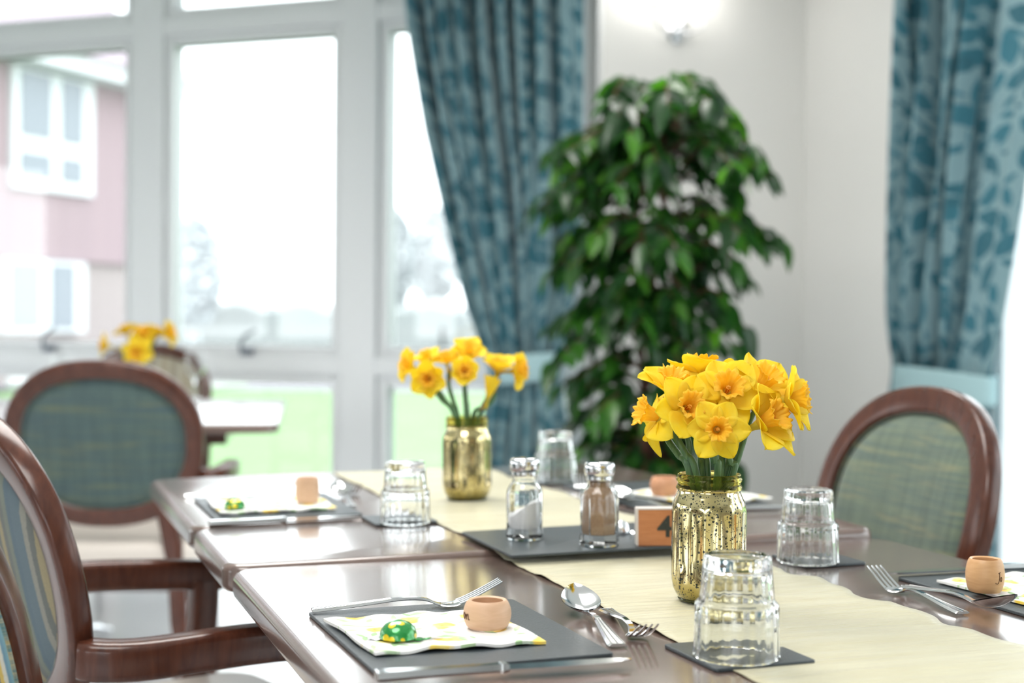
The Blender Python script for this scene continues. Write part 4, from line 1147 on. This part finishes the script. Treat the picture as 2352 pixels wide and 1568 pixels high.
make_chair('armchair with round teal plaid back seen from behind at the window table', chairM(-.998, 3.47, 93), M_PLAID, M_PLAID)
make_chair('armchair with green plaid back on the right of the tables', chairM(.645, 2.30, 197), M_PLAIDG, M_PLAIDG)
make_chair('farthest armchair with beige striped back, facing the room by the window', chairM(-1.43, 5.62, -82), M_STRIPEC, M_STRIPEC)

# ================================================================== WINDOW TABLE (left)
dR = math.radians(8); DU = Vector((math.cos(dR), math.sin(dR), 0)); DV = Vector((-DU.y, DU.x, 0))
cF = lvl(640, 973, TZ); MD = basis(cF, DU, DV)
td = thing('dining_table', 'walnut dining table by the window at the left, in front of the plaid chair', 'table', MD)
b = MB(); b.plate(rrect(-1.55, 0, 0, 1.28, .05), -.028, 0, r=.008); b.build('tabletop', M_TOP, td)
b = MB(); b.box((-1.4, .15, -.07), (-.15, 1.12, -.029)); b.build('apron', M_EDGE, td)
pedestal(td, -.75, .64)
def wineglass(label, M):
    b = MB()
    b.lathe([(.0005, .001), (.030, .0005), (.033, .001), (.033, .002), (.012, .005), (.0042, .012), (.0038, .040), (.0040, .065), (.010, .073), (.026, .086), (.034, .102), (.036, .118), (.034, .140), (.031, .158), (.0300, .158), (.0328, .140), (.0348, .118), (.0328, .103), (.025, .088), (.008, .076), (.0005, .074)], 48)
    return tag(b.build('wine_glass', M_GLASS, world=M, angle=70), label, 'glass')
p = lvl(448, 918, TZ); wineglass('stemmed wine glass right of the daffodils on the window table', Matrix.Translation((p.x, p.y, TZ+.0005)) @ Matrix.Scale(1.05, 4))
p = lvl(138, 925, TZ); wineglass('stemmed wine glass mostly hidden behind the plaid chair back', Matrix.Translation((p.x, p.y, TZ+.0005)))
pv = at(318, 900, 4.55); J3M = Matrix.Translation((pv.x, 4.55, TZ+.001))
dup(J1, J3M, 'gold jar of daffodils on the window table, hidden behind the plaid chair')
items3 = [
 (248, 795, 0, (-.9, -.3, .2), 1.25, 'half', .3, 'leftmost daffodil of the window table bouquet'),
 (292, 765, 0, (-.4, .1, .9), 1.25, 'half', .1, 'upper left daffodil of the window table bouquet'),
 (330, 772, .01, (0, -.6, .7), 1.3, 'open', .7, 'top centre daffodil of the window table bouquet'),
 (316, 808, -.04, (0, -1, -.1), 1.4, 'open', .2, 'low daffodil facing the camera in the window table bouquet'),
 (356, 768, .02, (.3, .2, .9), 1.2, 'half', .5, 'upper right daffodil of the window table bouquet'),
 (382, 766, 0, (.9, -.2, .3), 1.25, 'half', .9, 'rightmost daffodil of the window table bouquet'),
]
bouquet(J3M, items3, None, 4.55, group='daffodils on the window table')

# ================================================================== SCONCE
_sp = hit(1556, 70, CORN1, RV); sq_ = MS.inverted() @ _sp
sc = thing('wall_sconce', 'twin-arm chrome wall light above the ficus', 'wall light', MS @ Matrix.Translation((sq_.x, 0, sq_.z)))
b = MB(); b.lathe([(.0005, 0), (.055, 0), (.055, .008), (.045, .018), (.02, .024), (.0005, .025)], 40, Matrix.Rotation(PI/2, 4, 'X'), cap=False); b.build('backplate', M_CHROME, sc)
bulbm = bpy.data.materials.new('lit frosted shade'); bulbm.use_nodes = True
_b = BS(bulbm); _b.inputs['Base Color'].default_value = (.9, .9, .88, 1); _b.inputs['Emission Color'].default_value = (1, .97, .93, 1); _b.inputs['Emission Strength'].default_value = 4.5
for sx, ex in ((-1, -.155), (1, .062)):
    b = MB(); b.tube(bez([(0, -.02, 0), (ex*.35, -.06, -.022), (ex*.85, -.10, -.010), (ex, -.11, .03), (ex, -.11, .060)], 20), .006, 8); b.build('arm', M_CHROME, sc)
    b = MB(); T_ = Matrix.Translation((ex, -.11, .060)); b.lathe([(.006, -.005), (.010, 0), (.035, .006), (.037, .010), (.012, .012), (.012, .03), (.0005, .03)], 32, T_, cap=False); b.build('dish', M_CHROME, sc)
    b = MB(); b.lathe([(.015, .014), (.035, .03), (.048, .07), (.056, .12), (.060, .14), (.056, .138), (.044, .07), (.03, .032), (.012, .016)], 32, T_, cap=False); b.build('frosted_shade', bulbm, sc)

# ================================================================== CURTAINS
def curtain_mat(name, sc_, light, dark, lw=.25):
    m = mat(name, light, .75); BS(m).inputs['Sheen Weight'].default_value = .25
    uv = N(m, 'ShaderNodeTexCoord').outputs['UV']
    k1, c1 = leafmask(m, uv, sc_, .62, lw, .8)
    k2, c2 = leafmask(m, uv, sc_*1.55, .55, .17, .9, (5.2, 3.1, 0), thr=.7)
    k = mth(m, 'MAXIMUM', k1, k2)
    nz = noise(m, uv, 9, 2)
    lc = mix(m, nz, light, tuple(x*.78 for x in light)); dc = mix(m, c1, dark, tuple(x*1.35 for x in dark))
    c = mix(m, k, lc, dc); L(m, c, BS(m).inputs['Base Color'])
    wv = noise(m, coords(m, 'UV', (600, 600, 1)), 1, 1); bump(m, wv, .2, .001)
    t = N(m, 'ShaderNodeBsdfTranslucent'); L(m, c, t.inputs[0]); x = N(m, 'ShaderNodeMixShader'); x.inputs[0].default_value = .10
    L(m, BS(m).outputs[0], x.inputs[1]); L(m, t.outputs[0], x.inputs[2]); L(m, x.outputs[0], m.node_tree.nodes['Material Output'].inputs[0])
    return m
M_CURT = curtain_mat('teal leaf print curtain', 10, (.22, .37, .41), (.020, .115, .155), .33)
def curtain(name, label, MWall, conv, left, right, ztop, zbot, off, npl, amp, flat, fabric_w, seed, tie, mt=M_CURT, i0=.8, flat_w=.15):
    """left/right: lists (py, px) silhouettes; converted on the hanging plane; flat: function(i)-> amplitude factor"""
    oc = off+amp*.6; Lz = [(conv(px, py, -oc)) for py, px in left]; Rz = [(conv(px, py, -oc)) for py, px in right]
    Lt = sorted([(z, s) for s, z in Lz]); Rt = sorted([(z, s) for s, z in Rz])
    b = MB(); nu, nv = 400, 70; rnd = random.Random(seed)
    ph = [rnd.uniform(-.5, .5) for _ in range(9)]
    def fn(i, j):
        z = zbot+(ztop-zbot)*j
        s0, s1 = lerp_table(Lt, z), lerp_table(Rt, z)
        if s0 > s1: s0, s1 = s1, s0
        wd = abs(s1-s0)
        squeeze = math.exp(-((z-tie)/.16)**2)
        a = amp*flat(i)*(1-.55*squeeze)
        wob = i*npl*2*PI + .8*math.sin(i*9+ph[0]*4)+ .25*math.sin(z*3+i*5+ph[1])
        y = -oc - .5*a*math.sin(wob) - .2*a*math.sin(wob*2.3+z*2)
        s = s0+wd*i + .25*a*math.cos(wob)
        if (tie-z) > 0: y += 0
        return (s, y, z)
    b.grid(fn, nu, nv, uvf=lambda i, j: ((i/i0*fabric_w if i < i0 else fabric_w+(i-i0)/(1-i0)*flat_w), (ztop-zbot)*j))
    o = b.build(name, mt, world=MWall, solid=.002, angle=80); tag(o, label, 'curtain'); return o, Lt, Rt
L1c = [(-60, 930), (0, 940), (100, 952), (300, 988), (500, 1036), (700, 1088), (800, 1115), (850, 1130), (930, 1132), (1100, 1110), (1600, 1060)]
R1c = [(-60, 1342), (0, 1341), (400, 1340), (650, 1325), (780, 1298), (850, 1288), (930, 1296), (1100, 1318), (1600, 1330)]
tz1 = onwin(1200, 835, -.10)[1]
curtain('curtain', 'teal leaf-print curtain tied back at the right end of the bay window', MW, onwin, L1c, R1c, 2.62, .03, .10, 9.5, .15, lambda i: 1.0 if i < .80 else max(.12, 1-(i-.80)*9), 2.3, 1, tz1, i0=.8, flat_w=.16)
def tieback(label, MWall, conv, pts_c, off, r):
    """closed band loop around the gathered curtain"""
    b = MB(); P = [conv(px, py, -off) for px, py in pts_c]
    (s0, z0), (s1, z1) = P[0], P[-1]; n = 40; row = []
    hh = .055
    def fn(i, j):
        a = 2*PI*i; c = (s0+s1)/2; hw = abs(s1-s0)/2*.98
        s = c+hw*math.cos(a)*(1 if s1 > s0 else -1); zc = (z0+z1)/2 + (z1-z0)/2*math.cos(a)
        dep = .062*math.sin(a)
        bul = .006*math.sin(PI*j)
        return (s, -off-dep-bul*math.sin(a), zc+hh*(j-.5)*2*(.8+.2*abs(math.sin(a))))
    b.grid(fn, n, 8); o = b.build('curtain_tieback', mat('pale teal tieback', (.33, .50, .53), .7), world=MWall, solid=.003); return tag(o, label, 'tieback')
tieback('pale teal tieback gathering the bay window curtain', MW, onwin, [(1132, 855), (1292, 838)], .19, .1)
L2c = [(-60, 2112), (0, 2110), (250, 2098), (500, 2088), (700, 2082), (820, 2074), (900, 2056), (1000, 2050), (1600, 2050)]
R2c = [(-60, 2440), (0, 2430), (200, 2392), (400, 2354), (600, 2322), (750, 2296), (860, 2274), (930, 2270), (1000, 2270), (1600, 2290)]
tz2 = onright(2160, 890, -.10)[1]
curtain('curtain', 'teal leaf-print curtain tied back at the right, beyond the green plaid chair', MR, onright, L2c, R2c, 2.62, .03, .10, 6, .15, lambda i: 1.0 if i < .52 else max(.10, 1-(i-.52)*8), 1.7, 2, tz2, i0=.52, flat_w=.27)
tieback('pale teal tieback gathering the right-hand curtain', MR, onright, [(2056, 868), (2284, 900)], .19, .1)
# curtain rails and poles
b = MB(); b.box((edges[0], -.14, 2.63), (C1, -.04, 2.66)); tag(b.build('curtain_rail', M_PVC, world=MW), 'white curtain rail above the bay window', 'curtain rail')
b = MB(); b.box((.05, -.14, 2.63), (r1, -.04, 2.66)); tag(b.build('curtain_rail', M_PVC, world=MR), 'white curtain rail above the right-hand window', 'curtain rail')

# ================================================================== FICUS
PY = 4.45
pc = at(1505, 740, PY); rt = thing('potted_ficus', 'tall leafy ficus tree in front of the sconce wall', 'potted plant', Matrix.Translation((pc.x, PY, 0)))
M_BARK = wood('reddish bark', (.10, .035, .022), (.17, .065, .04), .7, (3, 3, 20), 0, 6)
b = MB(); b.lathe([(.0005, .0), (.13, 0), (.14, .01), (.17, .30), (.18, .32), (.18, .34), (.165, .34), (.155, .30), (.0005, .30)], 40, cap=False); b.build('pot', mat('brown planter', (.16, .08, .05), .5), rt)
def lx(px): return (px-1505)/F*PY
def lz(py): return CAMZ-(py-743)/F*PY
stems = []
for pts in ([(0, 0, .28), (-.02, 0, .6), (lx(1482), .02, lz(900)), (lx(1468), .02, lz(700)), (lx(1462), 0, lz(450)), (lx(1478), 0, lz(250))],
            [(0, .02, .28), (.03, .02, .6), (lx(1530), -.02, lz(850)), (lx(1556), -.02, lz(680)), (lx(1522), 0, lz(450)), (lx(1520), 0, lz(240))],
            [(.01, -.02, .28), (-.03, .03, .7), (lx(1500), .04, lz(800)), (lx(1510), .06, lz(560)), (lx(1560), .06, lz(330))]):
    P = bez(pts, 40); stems.append(P); b = MB(); b.tube(P, [.017-.00028*i for i in range(41)], 8); b.build('trunk', M_BARK, rt)
env = [(190, 1450, 1570), (215, 1385, 1625), (270, 1330, 1690), (330, 1250, 1740), (400, 1235, 1790), (470, 1235, 1840), (520, 1260, 1830), (570, 1275, 1700), (640, 1285, 1740), (690, 1240, 1690), (760, 1225, 1740), (850, 1245, 1745), (950, 1260, 1720), (1050, 1280, 1730), (1120, 1300, 1725), (1200, 1330, 1700)]
envL = [(y, lx(a)) for y, a, c in env]; envR = [(y, lx(c)) for y, a, c in env]
rnd = random.Random(11)
lb = MB(); br = MB()
def leaf(p, d, ln, roll, droop):
    d = d.normalized(); side = d.cross(Vector((0, 0, 1)));
    if side.length < .1: side = Vector((1, 0, 0))
    side.normalize(); up = side.cross(d)
    side = (side*math.cos(roll)+up*math.sin(roll)); up = side.cross(d)
    wd = ln*.27; n = 5; vs_ = []; 
    for k in range(n+1):
        t = k/n; w_ = wd*math.sin(PI*t**.75)**.9 if 0 < t < 1 else 0
        c = p + d*(ln*t) + Vector((0, 0, -droop*ln*t*t)) 
        vs_ += [c-side*w_+up*(w_*.35), c, c+side*w_+up*(w_*.35)]
    fs = []
    for k in range(n):
        a = k*3
        fs += [(a, a+1, a+4, a+3), (a+1, a+2, a+5, a+4)]
    lb.add(vs_, fs)
NB = 215
for i in range(NB):
    u = rnd.random(); y = 205+ (1200-205)*(u**1.25); 
    zz = lz(y); P = min(stems, key=lambda s: rnd.random()); st = min(P, key=lambda q: abs(q.z-(zz-.05)))
    a = rnd.uniform(0, 2*PI)
    ext = envR if math.cos(a) > 0 else envL
    rx = abs(lerp_table(ext, y)); rr = rnd.uniform(.3, 1.0)**.5*(1.12 if y < 620 else 1.0)
    tip = Vector((math.cos(a)*rx*rr, math.sin(a)*(.36 if y < 600 else .30)*rr, zz-.02))
    r_len = (tip-st).length
    midp = st.lerp(tip, .55)+Vector((0, 0, .05+.12*r_len))
    path = bez([st, midp, tip], 10)
    br.tube(path, [.0042-.0003*k for k in range(11)], 5)
    nl = int(3+r_len*26)
    for k in range(nl):
        t = .25+.75*k/nl; q = path[min(10, int(t*10))].lerp(path[min(10, int(t*10)+1)], (t*10) % 1)
        dr = (path[min(10, int(t*10)+1)]-path[max(0, int(t*10)-1)]); 
        if dr.length < 1e-4: dr = Vector((1, 0, 0))
        dr.normalize(); sd = dr.cross(Vector((0, 0, 1))).normalized()*(1 if k % 2 else -1)
        dd = dr*.55+sd*rnd.uniform(.3, .9)+Vector((rnd.uniform(-.25, .25), rnd.uniform(-.25, .25), rnd.uniform(-.75, -.05)))
        leaf(q, dd, rnd.uniform(.065, .105), rnd.uniform(-.7, .7), rnd.uniform(.1, .5))
def leaf_mat():
    m = bpy.data.materials.new('ficus leaf'); m.use_nodes = True; b = BS(m)
    g = N(m, 'ShaderNodeNewGeometry'); c = ramp(m, g.outputs['Random Per Island'], [(0, (.008, .034, .012)), (.6, (.014, .060, .014)), (.88, (.035, .125, .016)), (1, (.10, .26, .03))])
    L(m, c, b.inputs['Base Color']); b.inputs['Roughness'].default_value = .30; b.inputs['Specular IOR Level'].default_value = .8
    t = N(m, 'ShaderNodeBsdfTranslucent'); c2 = mix(m, 1.0, c, (2.4, 3.0, .8), 'MULTIPLY'); L(m, c2, t.inputs[0]); x = N(m, 'ShaderNodeMixShader'); x.inputs[0].default_value = .35
    L(m, b.outputs[0], x.inputs[1]); L(m, t.outputs[0], x.inputs[2]); L(m, x.outputs[0], m.node_tree.nodes['Material Output'].inputs[0]); return m
lb.build('foliage', leaf_mat(), rt, angle=60); br.build('branches', M_BARK, rt)
